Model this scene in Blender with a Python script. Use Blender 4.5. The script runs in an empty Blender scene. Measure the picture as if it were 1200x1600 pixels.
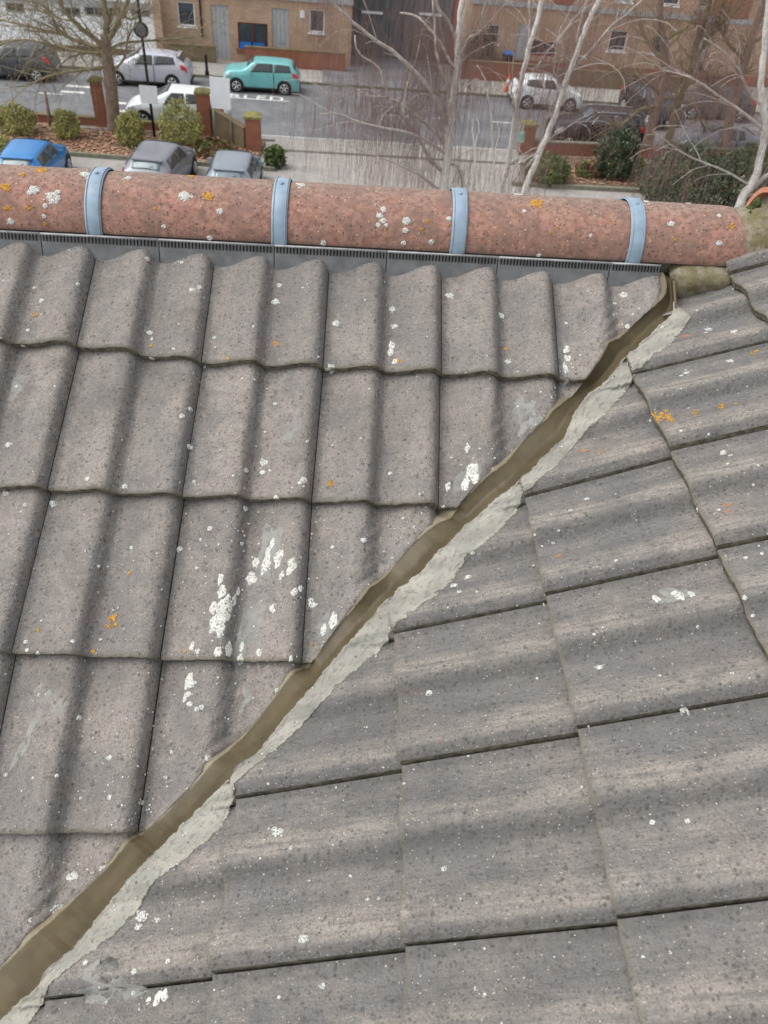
import bpy, bmesh, math, random
from mathutils import Vector, Matrix
from mathutils.bvhtree import BVHTree
from mathutils import noise as mn
R_ = random.Random(7)
V = Vector
SC = bpy.context.scene
# ------------------------------------------------------------------ camera, sky, sun, exposure
YAW, PITCH, ROLL = -0.071283, 0.748873, 0.101126
CAM = V((0.976, -1.617393, 1.025388)); FPX = 1184.83
ROOFP = (0.486448, 0.443234, 0.361501, 0.327616, 0.490992, -0.037102, -0.524079, 0.013517, 0.30)
def cam_axes(a, b, c):
    ca, sa, cb, sb, cc, sc = math.cos(a), math.sin(a), math.cos(b), math.sin(b), math.cos(c), math.sin(c)
    fwd = V((-sa*cb, ca*cb, -sb)); right = V((ca, sa, 0)); up = right.cross(fwd)
    return cc*right+sc*up, -sc*right+cc*up, fwd
RT, UP, FW = cam_axes(YAW, PITCH, ROLL)
cd = bpy.data.cameras.new('camera'); cam = bpy.data.objects.new('camera', cd); SC.collection.objects.link(cam)
m = Matrix((RT, UP, -FW)).transposed().to_4x4(); m.translation = CAM; cam.matrix_world = m
cd.sensor_fit = 'VERTICAL'; cd.sensor_height = 36; cd.lens = FPX/1600*36; cd.clip_start = .05; cd.clip_end = 900
cd.dof.use_dof = True; cd.dof.focus_distance = 1.75; cd.dof.aperture_fstop = 7.5
SC.camera = cam
world = bpy.data.worlds.new('World'); SC.world = world; world.use_nodes = True
nt = world.node_tree; bgn = nt.nodes['Background']
sky = nt.nodes.new('ShaderNodeTexSky'); sky.sky_type = 'NISHITA'; sky.sun_disc = False
SUN_EL, SUN_AZ = math.radians(56), math.radians(266)
sky.sun_elevation = SUN_EL; sky.sun_rotation = SUN_AZ; sky.dust_density = 3; sky.air_density = 1.2
hs = nt.nodes.new('ShaderNodeHueSaturation'); hs.inputs['Saturation'].default_value = .16
nt.links.new(sky.outputs[0], hs.inputs['Color']); nt.links.new(hs.outputs[0], bgn.inputs[0]); bgn.inputs[1].default_value = .145
sd = bpy.data.lights.new('sun', 'SUN'); sd.energy = .8; sd.angle = math.radians(42); sd.color = (1, .97, .93)
so = bpy.data.objects.new('sun', sd); SC.collection.objects.link(so)
sdir = V((math.sin(SUN_AZ)*math.cos(SUN_EL), math.cos(SUN_AZ)*math.cos(SUN_EL), math.sin(SUN_EL)))
so.rotation_euler = sdir.to_track_quat('Z', 'Y').to_euler()
SC.view_settings.view_transform = 'Standard'; SC.view_settings.look = 'None'; SC.view_settings.exposure = 0.70; SC.view_settings.gamma = 1
SC.view_settings.use_curve_mapping = False

# ------------------------------------------------------------------ helpers
def ray(px, py): return FW + RT*((px-600)/FPX) - UP*((py-800)/FPX)
def hit_plane(px, py, O, n):
    d = ray(px, py); return CAM + d*((O-CAM).dot(n)/d.dot(n))
GZ = -10.3
def G(px, py, h=0): return hit_plane(px, py, V((0, 0, GZ+h)), V((0, 0, 1)))
def AY(px, py, Y, sl=0.055, x0=0):            # pixel -> upright plane y = Y + sl*(x-x0)
    return hit_plane(px, py, V((x0, Y, 0)), V((-sl, 1, 0)).normalized())
def link(o): SC.collection.objects.link(o); return o
def tag(o, label=None, cat=None, group=None, kind=None):
    if label: o['label'] = label
    if cat: o['category'] = cat
    if group: o['group'] = group
    if kind: o['kind'] = kind
    return o
def empty(name, loc, label=None, cat=None, group=None, rz=0):
    o = link(bpy.data.objects.new(name, None)); o.location = loc; o.rotation_euler.z = rz; o.empty_display_size = .2
    return tag(o, label, cat, group)
class MB:
    def __init__(s): s.v = []; s.f = []; s.mi = []; s.uv = None
    def add(s, vs, fs, mi=0):
        n = len(s.v); s.v += [tuple(v) for v in vs]; s.f += [tuple(i+n for i in f) for f in fs]; s.mi += [mi]*len(fs)
    def box(s, c, d, rz=0, mi=0, taper=1):
        hx, hy, hz = d[0]/2, d[1]/2, d[2]/2; q = []
        for z in (-1, 1):
            k = taper if z > 0 else 1
            for x, y in ((-1, -1), (1, -1), (1, 1), (-1, 1)):
                X, Y = x*hx*k, y*hy*k
                q.append((c[0]+X*math.cos(rz)-Y*math.sin(rz), c[1]+X*math.sin(rz)+Y*math.cos(rz), c[2]+z*hz))
        s.add(q, [(3, 2, 1, 0), (4, 5, 6, 7), (0, 1, 5, 4), (1, 2, 6, 5), (2, 3, 7, 6), (3, 0, 4, 7)], mi)
    def tube(s, pts, rad, n=6, mi=0, cap=True):
        pts = [V(p) for p in pts]; rings = []
        for i, p in enumerate(pts):
            t = (pts[min(i+1, len(pts)-1)]-pts[max(i-1, 0)])
            t = t.normalized() if t.length > 1e-9 else V((0, 0, 1))
            a = t.cross(V((0.3, 1, .1))).normalized(); b = t.cross(a)
            r = rad[i] if isinstance(rad, (list, tuple)) else rad
            rings.append([p+(a*math.cos(2*math.pi*k/n)+b*math.sin(2*math.pi*k/n))*r for k in range(n)])
        vs = [q for r in rings for q in r]; fs = []
        for i in range(len(rings)-1):
            for k in range(n):
                fs.append((i*n+k, i*n+(k+1) % n, (i+1)*n+(k+1) % n, (i+1)*n+k))
        if cap: fs.append(tuple(range(n))[::-1]); fs.append(tuple(range((len(rings)-1)*n, len(rings)*n)))
        s.add(vs, fs, mi)
    def disc(s, c, ax, r, n=20, mi=0, th=.02, rin=0):
        ax = V(ax).normalized(); s.tube([V(c)-ax*th/2, V(c)+ax*th/2], r, n, mi)
    def build(s, name, mats, parent=None, smooth=False, loc=None):
        me = bpy.data.meshes.new(name); vs = s.v
        if loc is not None: vs = [(a[0]-loc[0], a[1]-loc[1], a[2]-loc[2]) for a in vs]
        me.from_pydata(vs, [], s.f)
        if not isinstance(mats, (list, tuple)): mats = [mats]
        for q in mats: me.materials.append(q)
        me.polygons.foreach_set('material_index', s.mi)
        if smooth: me.polygons.foreach_set('use_smooth', [True]*len(me.polygons))
        if s.uv:
            l = me.uv_layers.new(name='UVMap')
            for i, lp in enumerate(me.loops): l.data[i].uv = s.uv[lp.vertex_index]
        me.update()
        o = link(bpy.data.objects.new(name, me)); o.parent = parent
        if loc is not None: o.location = loc
        return o
def lerp(a, b, t): return a+(b-a)*t
def sst(a, b, x):
    t = max(0, min(1, (x-a)/(b-a))); return t*t*(3-2*t)
def copy_tree(o, parent=None):
    c = o.copy(); link(c); c.parent = parent
    for ch in o.children: copy_tree(ch, c)
    return c

# ------------------------------------------------------------------ materials
class NT:
    def __init__(s, name, rough=.8, spec=.3, metal=0):
        s.m = bpy.data.materials.new(name); s.m.use_nodes = True; s.t = s.m.node_tree; s.b = s.t.nodes['Principled BSDF']
        s.b.inputs['Roughness'].default_value = rough; s.b.inputs['Specular IOR Level'].default_value = spec; s.b.inputs['Metallic'].default_value = metal
        s.pos = s.n('ShaderNodeNewGeometry').outputs['Position']
    def n(s, t, **k):
        q = s.t.nodes.new(t)
        for a, b in k.items(): setattr(q, a, b)
        return q
    def put(s, sock, v):
        if hasattr(v, 'node'): s.t.links.new(v, sock)
        else: sock.default_value = v if not isinstance(v, tuple) or len(v) != 3 or sock.type != 'RGBA' else (*v, 1)
    def noise(s, scale, detail=4, rough=.55, vec=None, sc=None, dist=0):
        q = s.n('ShaderNodeTexNoise'); q.inputs['Scale'].default_value = scale; q.inputs['Detail'].default_value = detail
        q.inputs['Roughness'].default_value = rough; q.inputs['Distortion'].default_value = dist
        v = vec or s.pos
        if sc: v = s.vscale(v, sc)
        s.put(q.inputs['Vector'], v); return q.outputs['Fac']
    def vscale(s, v, sc):
        mp = s.n('ShaderNodeMapping'); mp.inputs['Scale'].default_value = sc; s.put(mp.inputs['Vector'], v); return mp.outputs[0]
    def vor(s, scale, vec=None, feat='F1', rnd=1):
        q = s.n('ShaderNodeTexVoronoi', feature=feat); q.inputs['Scale'].default_value = scale; q.inputs['Randomness'].default_value = rnd
        s.put(q.inputs['Vector'], vec or s.pos); return q
    def math(s, op, a, b=0, c=None):
        q = s.n('ShaderNodeMath', operation=op); s.put(q.inputs[0], a); s.put(q.inputs[1], b)
        if c is not None: s.put(q.inputs[2], c)
        return q.outputs[0]
    def rng(s, v, a, b, c=0, d=1):
        q = s.n('ShaderNodeMapRange', interpolation_type='SMOOTHSTEP')
        for i, x in zip(('Value', 'From Min', 'From Max', 'To Min', 'To Max'), (v, a, b, c, d)): s.put(q.inputs[i], x)
        return q.outputs[0]
    def mix(s, f, a, b, mode='MIX'):
        q = s.n('ShaderNodeMix', data_type='RGBA', blend_type=mode); s.put(q.inputs[0], f); s.put(q.inputs[6], a); s.put(q.inputs[7], b); return q.outputs[2]
    def sep(s, v):
        q = s.n('ShaderNodeSeparateXYZ'); s.put(q.inputs[0], v); return q.outputs
    def col(s, c): s.put(s.b.inputs['Base Color'], c)
    def bump(s, h, dist=.002, st=.6):
        q = s.n('ShaderNodeBump'); q.inputs['Strength'].default_value = st; q.inputs['Distance'].default_value = dist
        s.put(q.inputs['Height'], h); s.put(s.b.inputs['Normal'], q.outputs[0])
    def uv(s): return s.n('ShaderNodeUVMap', uv_map='UVMap').outputs[0]
MATS = {}
def simple(name, c, rough=.7, spec=.3, metal=0, var=.15, scale=6, emit=None):
    if name in MATS: return MATS[name]
    q = NT(name, rough, spec, metal)
    f = q.rng(q.noise(scale, 5), .3, .7)
    q.col(q.mix(f, tuple(x*(1-var) for x in c), tuple(min(1, x*(1+var)) for x in c)))
    MATS[name] = q.m; return q.m

def tile_mat(name, warm, cool, dirt_shade, crest_c, side):
    q = NT(name, .9, .2)
    uv = q.uv(); U = q.sep(uv)
    rnd = q.n('ShaderNodeObjectInfo').outputs['Random']
    t = q.math('FRACT', q.math('MULTIPLY', U[0], 2.0))
    big = q.noise(5.5, 5, .6); med = q.noise(28, 5, .62); fine = q.noise(260, 3, .7); fin2 = q.noise(90, 4, .7)
    streak = q.noise(1, 4, .6, vec=q.vscale(uv, (16, 2.2, 1)))
    base = q.mix(q.rng(q.math('ADD', q.math('MULTIPLY', big, .65), q.math('MULTIPLY', med, .35)), .40, .60), cool, warm)
    # trough grime, with shade painted in along the drop of each roll
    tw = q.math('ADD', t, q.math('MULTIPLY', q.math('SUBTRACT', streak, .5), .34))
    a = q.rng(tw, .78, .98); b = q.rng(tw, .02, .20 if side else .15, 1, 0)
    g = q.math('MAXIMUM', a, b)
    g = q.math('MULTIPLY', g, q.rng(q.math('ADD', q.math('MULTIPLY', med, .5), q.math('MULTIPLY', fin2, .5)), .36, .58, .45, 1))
    base = q.mix(q.math('MULTIPLY', g, .66), base, dirt_shade)
    # tan crest band, with painted light to strengthen the roll's relief
    cr = q.math('MULTIPLY', q.rng(t, .45, .68), q.rng(t, .80, .92, 1, 0))
    base = q.mix(q.math('MULTIPLY', q.math('MULTIPLY', cr, q.rng(streak, .3, .6)), .75 if side else .3), base, crest_c)
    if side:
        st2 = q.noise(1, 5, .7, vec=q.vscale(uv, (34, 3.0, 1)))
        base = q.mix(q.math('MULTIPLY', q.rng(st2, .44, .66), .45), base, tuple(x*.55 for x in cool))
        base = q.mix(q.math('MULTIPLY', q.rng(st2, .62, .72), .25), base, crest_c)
    base = q.mix(q.math('MULTIPLY', rnd, .28), base, tuple(x*.6 for x in warm))
    base = q.mix(q.math('MULTIPLY', q.rng(q.noise(3.1, 6, .68), .46, .64), .42), base, tuple(x*.62 for x in cool))
    base = q.mix(q.math('MULTIPLY', q.rng(q.noise(11, 6, .7), .50, .66), .38), base, dirt_shade)
    # dark algae blotches, then spots
    base = q.mix(q.math('MULTIPLY', q.rng(fin2, .53, .72), .62), base, dirt_shade)
    for sc_, th, r0 in ((70, .87, .30), (160, .80, .38), (320, .8, .4)):
        vo = q.vor(sc_); hue = q.sep(vo.outputs['Color'])[0]
        k = q.math('MULTIPLY', q.math('GREATER_THAN', hue, th), q.rng(vo.outputs['Distance'], r0*.5, r0*1.2, 1, 0))
        base = q.mix(q.math('MULTIPLY', k, .65), base, (.075, .072, .07))
    base = q.mix(q.rng(fine, .35, .68, .0, .5), base, tuple(x*.60 for x in cool))
    # pale sand grains
    for sc_, th, r0, cc in ((120, .972, .20, (.52, .48, .41)), (240, .95, .3, (.48, .44, .38)), (46, .985, .12, (.66, .64, .58))):
        vo = q.vor(sc_); cx = q.sep(vo.outputs['Color'])
        k = q.math('MULTIPLY', q.math('GREATER_THAN', cx[1], th), q.rng(vo.outputs['Distance'], r0*.7, r0*1.2, 1, 0))
        base = q.mix(q.math('MULTIPLY', k, .85), base, cc)
    # broken mossy lower lip
    lip = q.math('MULTIPLY', q.rng(q.math('ADD', U[1], q.math('MULTIPLY', q.math('SUBTRACT', med, .5), .06)), 0.0, .035, 1, 0), .7)
    base = q.mix(lip, base, (.17, .155, .12))
    vo = q.vor(105); kk = q.math('MULTIPLY', q.math('GREATER_THAN', q.math('ADD', q.sep(vo.outputs['Color'])[0], q.math('MULTIPLY', g, .45)), .93), q.rng(vo.outputs['Distance'], .2, .45, 1, 0))
    base = q.mix(q.math('MULTIPLY', kk, .6), base, (.07, .068, .066))
    q.col(base)
    hh = q.math('ADD', q.math('MULTIPLY', fine, .5), q.math('ADD', q.math('MULTIPLY', fin2, 1.0), q.math('MULTIPLY', med, 1.2)))
    q.bump(hh, .0055, .85)
    return q.m
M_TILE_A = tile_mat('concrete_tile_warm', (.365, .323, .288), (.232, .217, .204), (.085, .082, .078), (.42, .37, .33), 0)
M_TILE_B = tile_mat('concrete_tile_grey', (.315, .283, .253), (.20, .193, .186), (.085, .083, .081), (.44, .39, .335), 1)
def edge_mat():
    q = NT('tile_edge_moss', .95, .1)
    f = q.noise(60, 5, .7); q.col(q.mix(q.rng(f, .35, .65), (.085, .075, .055), (.20, .18, .14))); q.bump(f, .004, .8); return q.m
M_EDGE = edge_mat()
def terra():
    q = NT('terracotta', .85, .25)
    big = q.noise(6, 4); med = q.noise(45, 5, .65); fine = q.noise(220, 3, .7)
    z = q.sep(q.n('ShaderNodeUVMap', uv_map='UVMap').outputs[0])
    c = q.mix(q.rng(med, .35, .65), (.335, .172, .13), (.42, .24, .185))
    c = q.mix(q.rng(q.math('ADD', z[1], q.math('MULTIPLY', q.math('SUBTRACT', med, .5), .5)), .35, .95, 0, .85), c, (.29, .225, .185))   # grey weathering on the sky side
    c = q.mix(q.math('MULTIPLY', q.rng(q.noise(70, 5, .75), .44, .62), .75), c, (.165, .105, .085))
    c = q.mix(q.math('MULTIPLY', q.rng(q.noise(14, 5, .7), .44, .62), .6), c, (.215, .145, .12))
    vo = q.vor(110); k = q.math('MULTIPLY', q.math('GREATER_THAN', q.sep(vo.outputs['Color'])[0], .82), q.rng(vo.outputs['Distance'], .18, .42, 1, 0))
    c = q.mix(q.math('MULTIPLY', k, .8), c, (.09, .06, .055))
    vo = q.vor(130); k = q.math('MULTIPLY', q.math('GREATER_THAN', q.sep(vo.outputs['Color'])[1], .93), q.rng(vo.outputs['Distance'], .15, .3, 1, 0))
    c = q.mix(k, c, (.6, .45, .33))
    c = q.mix(q.rng(z[1], .0, .06, .55, 0), c, (.14, .09, .07))
    q.col(c); q.bump(q.math('ADD', fine, med), .003, .6); return q.m
M_TERRA = terra()
def crust(m, sc_=330, a=.33, b=.50):
    t = m.node_tree; g = t.nodes.new('ShaderNodeNewGeometry'); n_ = t.nodes.new('ShaderNodeTexNoise'); n_.inputs['Scale'].default_value = sc_; n_.inputs['Detail'].default_value = 4
    mr = t.nodes.new('ShaderNodeMapRange'); mr.inputs['From Min'].default_value = a; mr.inputs['From Max'].default_value = b
    t.links.new(g.outputs['Position'], n_.inputs['Vector']); t.links.new(n_.outputs['Fac'], mr.inputs['Value']); t.links.new(mr.outputs[0], t.nodes['Principled BSDF'].inputs['Alpha']); return m
def speck(name, c1, c2, c3, scale=40, rough=.9, bump=.003, spec=.2):
    q = NT(name, rough, spec); n1 = q.noise(scale, 5, .65); n2 = q.noise(scale*4.3, 4, .7)
    c = q.mix(q.rng(n1, .35, .65), c1, c2); c = q.mix(q.math('MULTIPLY', q.rng(n2, .52, .68), .7), c, c3)
    q.col(c); q.bump(q.math('ADD', n1, n2), bump, .6); return q.m
M_MORTAR = speck('mossy_mortar', (.16, .14, .075), (.27, .24, .18), (.07, .06, .04), 28)
def pale():
    q = NT('pale_sealant', .55, .35)
    n1 = q.noise(9, 5, .6); n2 = q.noise(120, 4, .7)
    c = q.mix(q.rng(n1, .35, .65), (.27, .26, .225), (.37, .355, .305))
    sc_ = q.noise(1, 4, .7, vec=q.vscale(q.uv(), (7, 60, 1)))
    c = q.mix(q.math('MULTIPLY', q.rng(sc_, .52, .62), .7), c, (.17, .16, .14))
    c = q.mix(q.math('MULTIPLY', q.rng(n2, .56, .7), .45), c, (.24, .22, .19))
    vo = q.vor(60); k = q.math('MULTIPLY', q.math('GREATER_THAN', q.sep(vo.outputs['Color'])[0], .93), q.rng(vo.outputs['Distance'], .1, .25, 1, 0))
    c = q.mix(k, c, (.12, .10, .07))
    u = q.sep(q.uv())
    c = q.mix(q.rng(q.math('ADD', u[0], q.math('MULTIPLY', q.math('SUBTRACT', q.noise(40, 4, .7), .5), .35)), .80, 1.0, 0, .5), c, (.44, .42, .35))
    q.col(c); q.bump(q.math('ADD', sc_, n2), .004, .7)
    fe = q.math('ADD', u[0], q.math('MULTIPLY', q.math('SUBTRACT', q.noise(55, 5, .75), .5), .55)); q.put(q.b.inputs['Alpha'], q.rng(fe, .90, 1.0, 1, 0)); return q.m
M_PALE = pale()
def brown():
    q = NT('olive_brown_sealant', .5, .35)
    n1 = q.noise(14, 5, .6); n2 = q.noise(160, 4, .7); u = q.sep(q.uv())
    c = q.mix(q.rng(n1, .35, .65), (.076, .059, .032), (.104, .082, .045))
    c = q.mix(q.math('MULTIPLY', q.rng(n2, .55, .7), .4), c, (.085, .062, .03))
    c = q.mix(q.rng(q.math('ADD', u[0], q.math('MULTIPLY', q.math('SUBTRACT', q.noise(50, 4, .7), .5), .10)), .0, .07, .8, 0), c, (.27, .23, .155))
    c = q.mix(q.rng(u[0], .95, 1, 0, .2), c, (.22, .19, .13))
    q.col(c); q.bump(q.math('ADD', n1, q.math('MULTIPLY', n2, .3)), .004, .5); return q.m
M_BROWN = brown()
M_FELT = simple('roof_underlay', (.03, .03, .03), .95)
M_VENT = simple('grey_vent_plastic', (.155, .16, .165), .5, .4, var=.2, scale=30)
M_VENTLIP = simple('pale_vent_lip', (.36, .36, .36), .55, .3, var=.2, scale=50)
M_SLOT = simple('slot_dark', (.012, .012, .012), .9)
M_STRAP = simple('blue_grey_strap', (.25, .335, .415), .45, .4, var=.10, scale=40)
M_WLICH = speck('white_lichen', (.54, .55, .50), (.74, .74, .70), (.34, .34, .31), 170)
M_OLICH = speck('orange_lichen', (.50, .24, .04), (.60, .36, .08), (.30, .15, .05), 150)
crust(M_WLICH); crust(M_OLICH)
M_DROP = speck('chalky_smear', (.52, .51, .46), (.72, .71, .66), (.40, .38, .34), 60)
crust(M_DROP, 220, .30, .48)
M_MOSS = speck('green_moss', (.05, .07, .02), (.10, .11, .035), (.03, .035, .015), 90, bump=.01)
M_GLASS = simple('car_glass', (.05, .06, .065), .06, .6, var=.1)
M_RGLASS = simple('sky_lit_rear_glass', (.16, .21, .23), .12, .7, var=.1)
M_TYRE = simple('tyre_rubber', (.02, .02, .02), .85)
M_RIM = simple('alloy', (.55, .56, .58), .35, .5, .6)
M_TAIL = simple('red_lamp', (.55, .03, .04), .25, .5)
M_HEAD = simple('clear_lamp', (.6, .62, .64), .15, .6)
M_BLACK = simple('black_plastic', (.018, .018, .02), .5)
M_PLATE = simple('number_plate', (.7, .7, .66), .4)
def paint(n, c): return simple('car_paint_'+n, c, .22, .55, .1, var=.04)
M_ASPH = speck('asphalt', (.15, .153, .16), (.21, .213, .22), (.125, .125, .13), .6, .75, .01)
M_PAVE = speck('paving', (.30, .28, .255), (.36, .345, .32), (.22, .205, .185), 2.2, .85, .01)
M_DRIVE = speck('concrete_drive', (.30, .28, .26), (.37, .345, .325), (.23, .21, .195), 1.1, .85, .01)
M_SOIL = speck('leafy_soil', (.13, .095, .065), (.21, .14, .095), (.08, .065, .04), 5, .95, .02)
M_KERB = speck('kerb_stone', (.17, .17, .12), (.25, .24, .19), (.12, .13, .07), 6)
M_PKERB = speck('pale_kerb', (.40, .40, .39), (.50, .50, .48), (.3, .3, .3), 6)
M_LINE = simple('road_paint', (.62, .62, .60), .8, var=.25, scale=3)
def brick(name, c1, c2, mortar, sc_=4.4):
    q = NT(name, .9, .2)
    mp = q.n('ShaderNodeMapping'); mp.inputs['Rotation'].default_value = (math.pi/2, 0, 0); q.put(mp.inputs['Vector'], q.n('ShaderNodeTexCoord').outputs['Object'])
    b = q.n('ShaderNodeTexBrick'); q.put(b.inputs['Vector'], mp.outputs[0]); b.inputs['Scale'].default_value = sc_
    b.inputs['Color1'].default_value = (*c1, 1); b.inputs['Color2'].default_value = (*c2, 1); b.inputs['Mortar'].default_value = (*mortar, 1)
    b.inputs['Mortar Size'].default_value = .022; b.inputs['Brick Width'].default_value = 1.0; b.inputs['Row Height'].default_value = .33
    c = q.mix(q.rng(q.noise(1.6, 6, .7), .35, .7, 0, .55), b.outputs['Color'], tuple(x*.55 for x in c1)); q.col(c); q.bump(b.outputs['Fac'], -.01, .5); return q.m
M_BUFF = brick('buff_brick', (.56, .38, .26), (.47, .31, .215), (.40, .36, .30))
M_RED = brick('red_brick', (.36, .13, .08), (.28, .10, .065), (.30, .24, .2))
M_REDW = brick('orange_red_brick', (.36, .135, .075), (.28, .11, .07), (.26, .2, .16))
M_OLIVE = brick('mossy_brick', (.20, .165, .09), (.25, .18, .11), (.2, .17, .13))
M_WHITE = simple('white_render', (.88, .90, .92), .8, var=.05, scale=.6)
M_UPVC = simple('white_upvc', (.78, .79, .80), .4, var=.03)
M_PANE = simple('window_pane', (.06, .07, .08), .08, .6)
M_GDOOR = simple('grey_door_paint', (.42, .43, .44), .6, var=.08)
M_GATE = simple('dark_grey_gate', (.12, .12, .125), .7, var=.15, scale=2)
M_LEDGE = simple('grey_string_course', (.36, .36, .37), .8)
M_ROOF = simple('slate_roof', (.12, .115, .115), .8)
M_DKRED = simple('dark_red_paint', (.22, .045, .04), .6)
M_BLUE = simple('blue_plastic', (.02, .17, .55), .4)
M_CONE = simple('orange_plastic', (.75, .14, .05), .5)
M_SIGN = simple('pale_sign_back', (.74, .77, .80), .5, var=.04)
M_STEEL = simple('galvanised_steel', (.42, .43, .44), .5, metal=.3)
M_YEL = simple('yellow_paint', (.65, .6, .08), .7)
M_COPE = simple('mossy_coping', (.22, .20, .08), .9, var=.3)
M_BIRCH = speck('birch_bark', (.60, .58, .54), (.76, .74, .70), (.17, .14, .12), 7)
M_BIRCHD = speck('grey_brown_bark', (.38, .34, .31), (.54, .50, .46), (.20, .16, .14), 6)
M_TWIG = simple('reddish_twig', (.24, .16, .14), .9, var=.25, scale=2)
M_TWIGL = simple('pale_twig', (.38, .33, .29), .9, var=.25, scale=2)
M_BARK = speck('olive_bark', (.22, .185, .11), (.33, .28, .18), (.13, .10, .07), 4)
M_BARKR = speck('reddish_bark', (.20, .14, .11), (.29, .215, .17), (.12, .09, .07), 5)
M_BMOSS = speck('mossy_bark', (.16, .15, .06), (.26, .21, .12), (.10, .08, .05), 5)

# ------------------------------------------------------------------ THE ROOF
PA, PB, GA, GB, XB, YB, ZB, PHI, TW = ROOFP
nA = V((0, -math.sin(PA), math.cos(PA))); uA = V((1, 0, 0)); sA = V((0, -math.cos(PA), -math.sin(PA))); OA = V((0, 0, 0))
hB = V((math.sin(PHI), -math.cos(PHI), 0)); uB = V((math.cos(PHI)*math.cos(PB), math.sin(PHI)*math.cos(PB), math.sin(PB)))
nB = uB.cross(hB) if uB.cross(hB).z > 0 else hB.cross(uB)
nB.normalize(); OB = V((XB, YB, ZB))
TH = .026; AMP = .026
def prof(a):
    t = (a*2) % 1.0
    if t < .05: t += 1
    return AMP*(sst(.14, .80, t)*(1-sst(.86, 1.05, t)))
# joints measured on the roof: (joint, course, px, py) / (course, joint, px, py)
MA = [(1,1,120,540),(2,1,315,567),(3,1,505,574),(4,1,690,584),(5,1,874,592),(1,2,74,766),(2,2,285,776),(3,2,487,783),(4,2,685,792),
      (1,3,18,1021),(2,3,250,1031),(3,3,472,1036),(2,4,216,1300)]
MBp = [(0,4,70,1565),(1,3,368,1250),(1,4,331,1525),(2,2,615,992),(2,3,627,1197),(2,4,632,1480),(3,1,820,778),(3,2,852,932),
       (3,3,902,1140),(3,4,963,1438),(4,0,988,587),(4,1,1047,705),(4,2,1120,860)]
def plA(u, v): return OA+uA*u+sA*v
def plB(u, v): return OB+uB*u+hB*v
offA = []
for i, j, x, y in MA:
    P = hit_plane(x, y, OA, nA); q = P-OA; offA.append((i, j, q.dot(uA)-i*TW, q.dot(sA)-(j-1)*GA))
offB = []
for e, j, x, y in MBp:
    P = hit_plane(x, y, OB, nB); q = P-OB; offB.append((e, j, q.dot(uB)-e*GB, q.dot(hB)-j*TW))
def idw(off, i, j):
    sw = .35; du = dv = 0
    for a, b, u, v in off:
        w = 1/(.03+(a-i)**2+(b-j)**2)**1.3; sw += w; du += w*u; dv += w*v
    return du/sw, dv/sw
def nodeA(i, j): du, dv = idw(offA, i, j); return (i*TW+du, (j-1)*GA+dv)
def nodeB(e, j): du, dv = idw(offB, e, j); return (e*GB+du, j*TW+dv)
# valley outlines measured on the roof
PXL = [(1034,420),(1041,440),(1040,458),(1034,468),(1000,495),(978,518),(967,528),(951,534),(938,560),(918,588),(900,612),(872,634),(840,665),(815,690),(790,722),(762,742),
       (725,778),(703,810),(680,818),(640,852),(600,902),(578,918),(530,975),(482,1042),(457,1049),(420,1100),(380,1150),(357,1172),(330,1192),(300,1228),(262,1266),(220,1303),(200,1314),(175,1346),
       (130,1390),(90,1428),(50,1462),(0,1512),(-60,1570),(-130,1640),(-260,1770)]
PXM = [(1052,440),(1053,477),(1050,492),(1015,522),(980,560),(950,590),(920,617),(895,652),(878,686),(840,725),(790,770),(725,825),(685,862),(650,900),(600,942),(530,1020),(490,1070),
       (455,1112),(425,1150),(370,1205),(300,1275),(250,1325),(200,1375),(165,1420),(125,1470),(65,1535),(0,1597),(-90,1685),(-220,1810)]
PXR = [(1150,445),(1112,466),(1080,498),(1062,524),(1045,542),(1022,556),(992,588),(984,606),(960,635),(920,672),(870,728),(818,772),(811,798),(770,840),(730,872),(715,900),(685,930),(630,968),(612,988),(606,1006),
       (560,1046),(530,1070),(480,1125),(455,1152),(400,1195),(367,1225),(366,1255),(350,1290),(320,1320),(280,1350),(240,1380),(215,1425),(175,1465),(125,1500),(76,1540),(68,1568),(45,1603),(-30,1680),(-150,1800)]
EA = sorted([((P-OA).dot(sA), (P-OA).dot(uA)) for P in (hit_plane(x, y, OA+nA*.008, nA) for x, y in PXL)])
EM = sorted([((P-OB).dot(hB), (P-OB).dot(uB)) for P in (hit_plane(x, y, OB-nB*.012, nB) for x, y in PXM)])
ER = sorted([((P-OB).dot(hB), (P-OB).dot(uB)) for P in (hit_plane(x, y, OB-nB*.004, nB) for x, y in PXR)])
def interp(tab, k):
    if k <= tab[0][0]: return tab[0][1]
    for (a, b), (c, d) in zip(tab, tab[1:]):
        if k <= c: return b+(d-b)*(k-a)/max(1e-9, c-a)
    (a, b), (c, d) = tab[-2], tab[-1]
    return d+(d-b)/(c-a)*(k-c) if c-a > 1e-4 else d
def edgeA(s): return interp(EA, s)+R_.uniform(-.0015, .0015)
house = empty('house', (1.2, 1.0, GZ), 'grey tiled roof in the foreground with a diagonal valley below its terracotta ridge', 'house')
def H(o): o.parent = house; o.matrix_parent_inverse = Matrix.Translation((-1.2, -1.0, -GZ)); return o
def HB(mb, name, mats, smooth=False, parent=None, label=None):
    o = mb.build(name, mats, None, smooth)
    if parent is None: H(o)
    else:
        o.parent = parent
    if label: o['label'] = label
    return o
def deck(quad, O, n, label):
    mb = MB(); q = [V(p)-n*.075 for p in quad]; mb.add(q+[p-n*.04 for p in q], [(0, 1, 2, 3), (7, 6, 5, 4), (0, 4, 5, 1), (1, 5, 6, 2), (2, 6, 7, 3), (3, 7, 4, 0)])
    return HB(mb, 'roof_slope', M_FELT, label=label)
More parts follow.
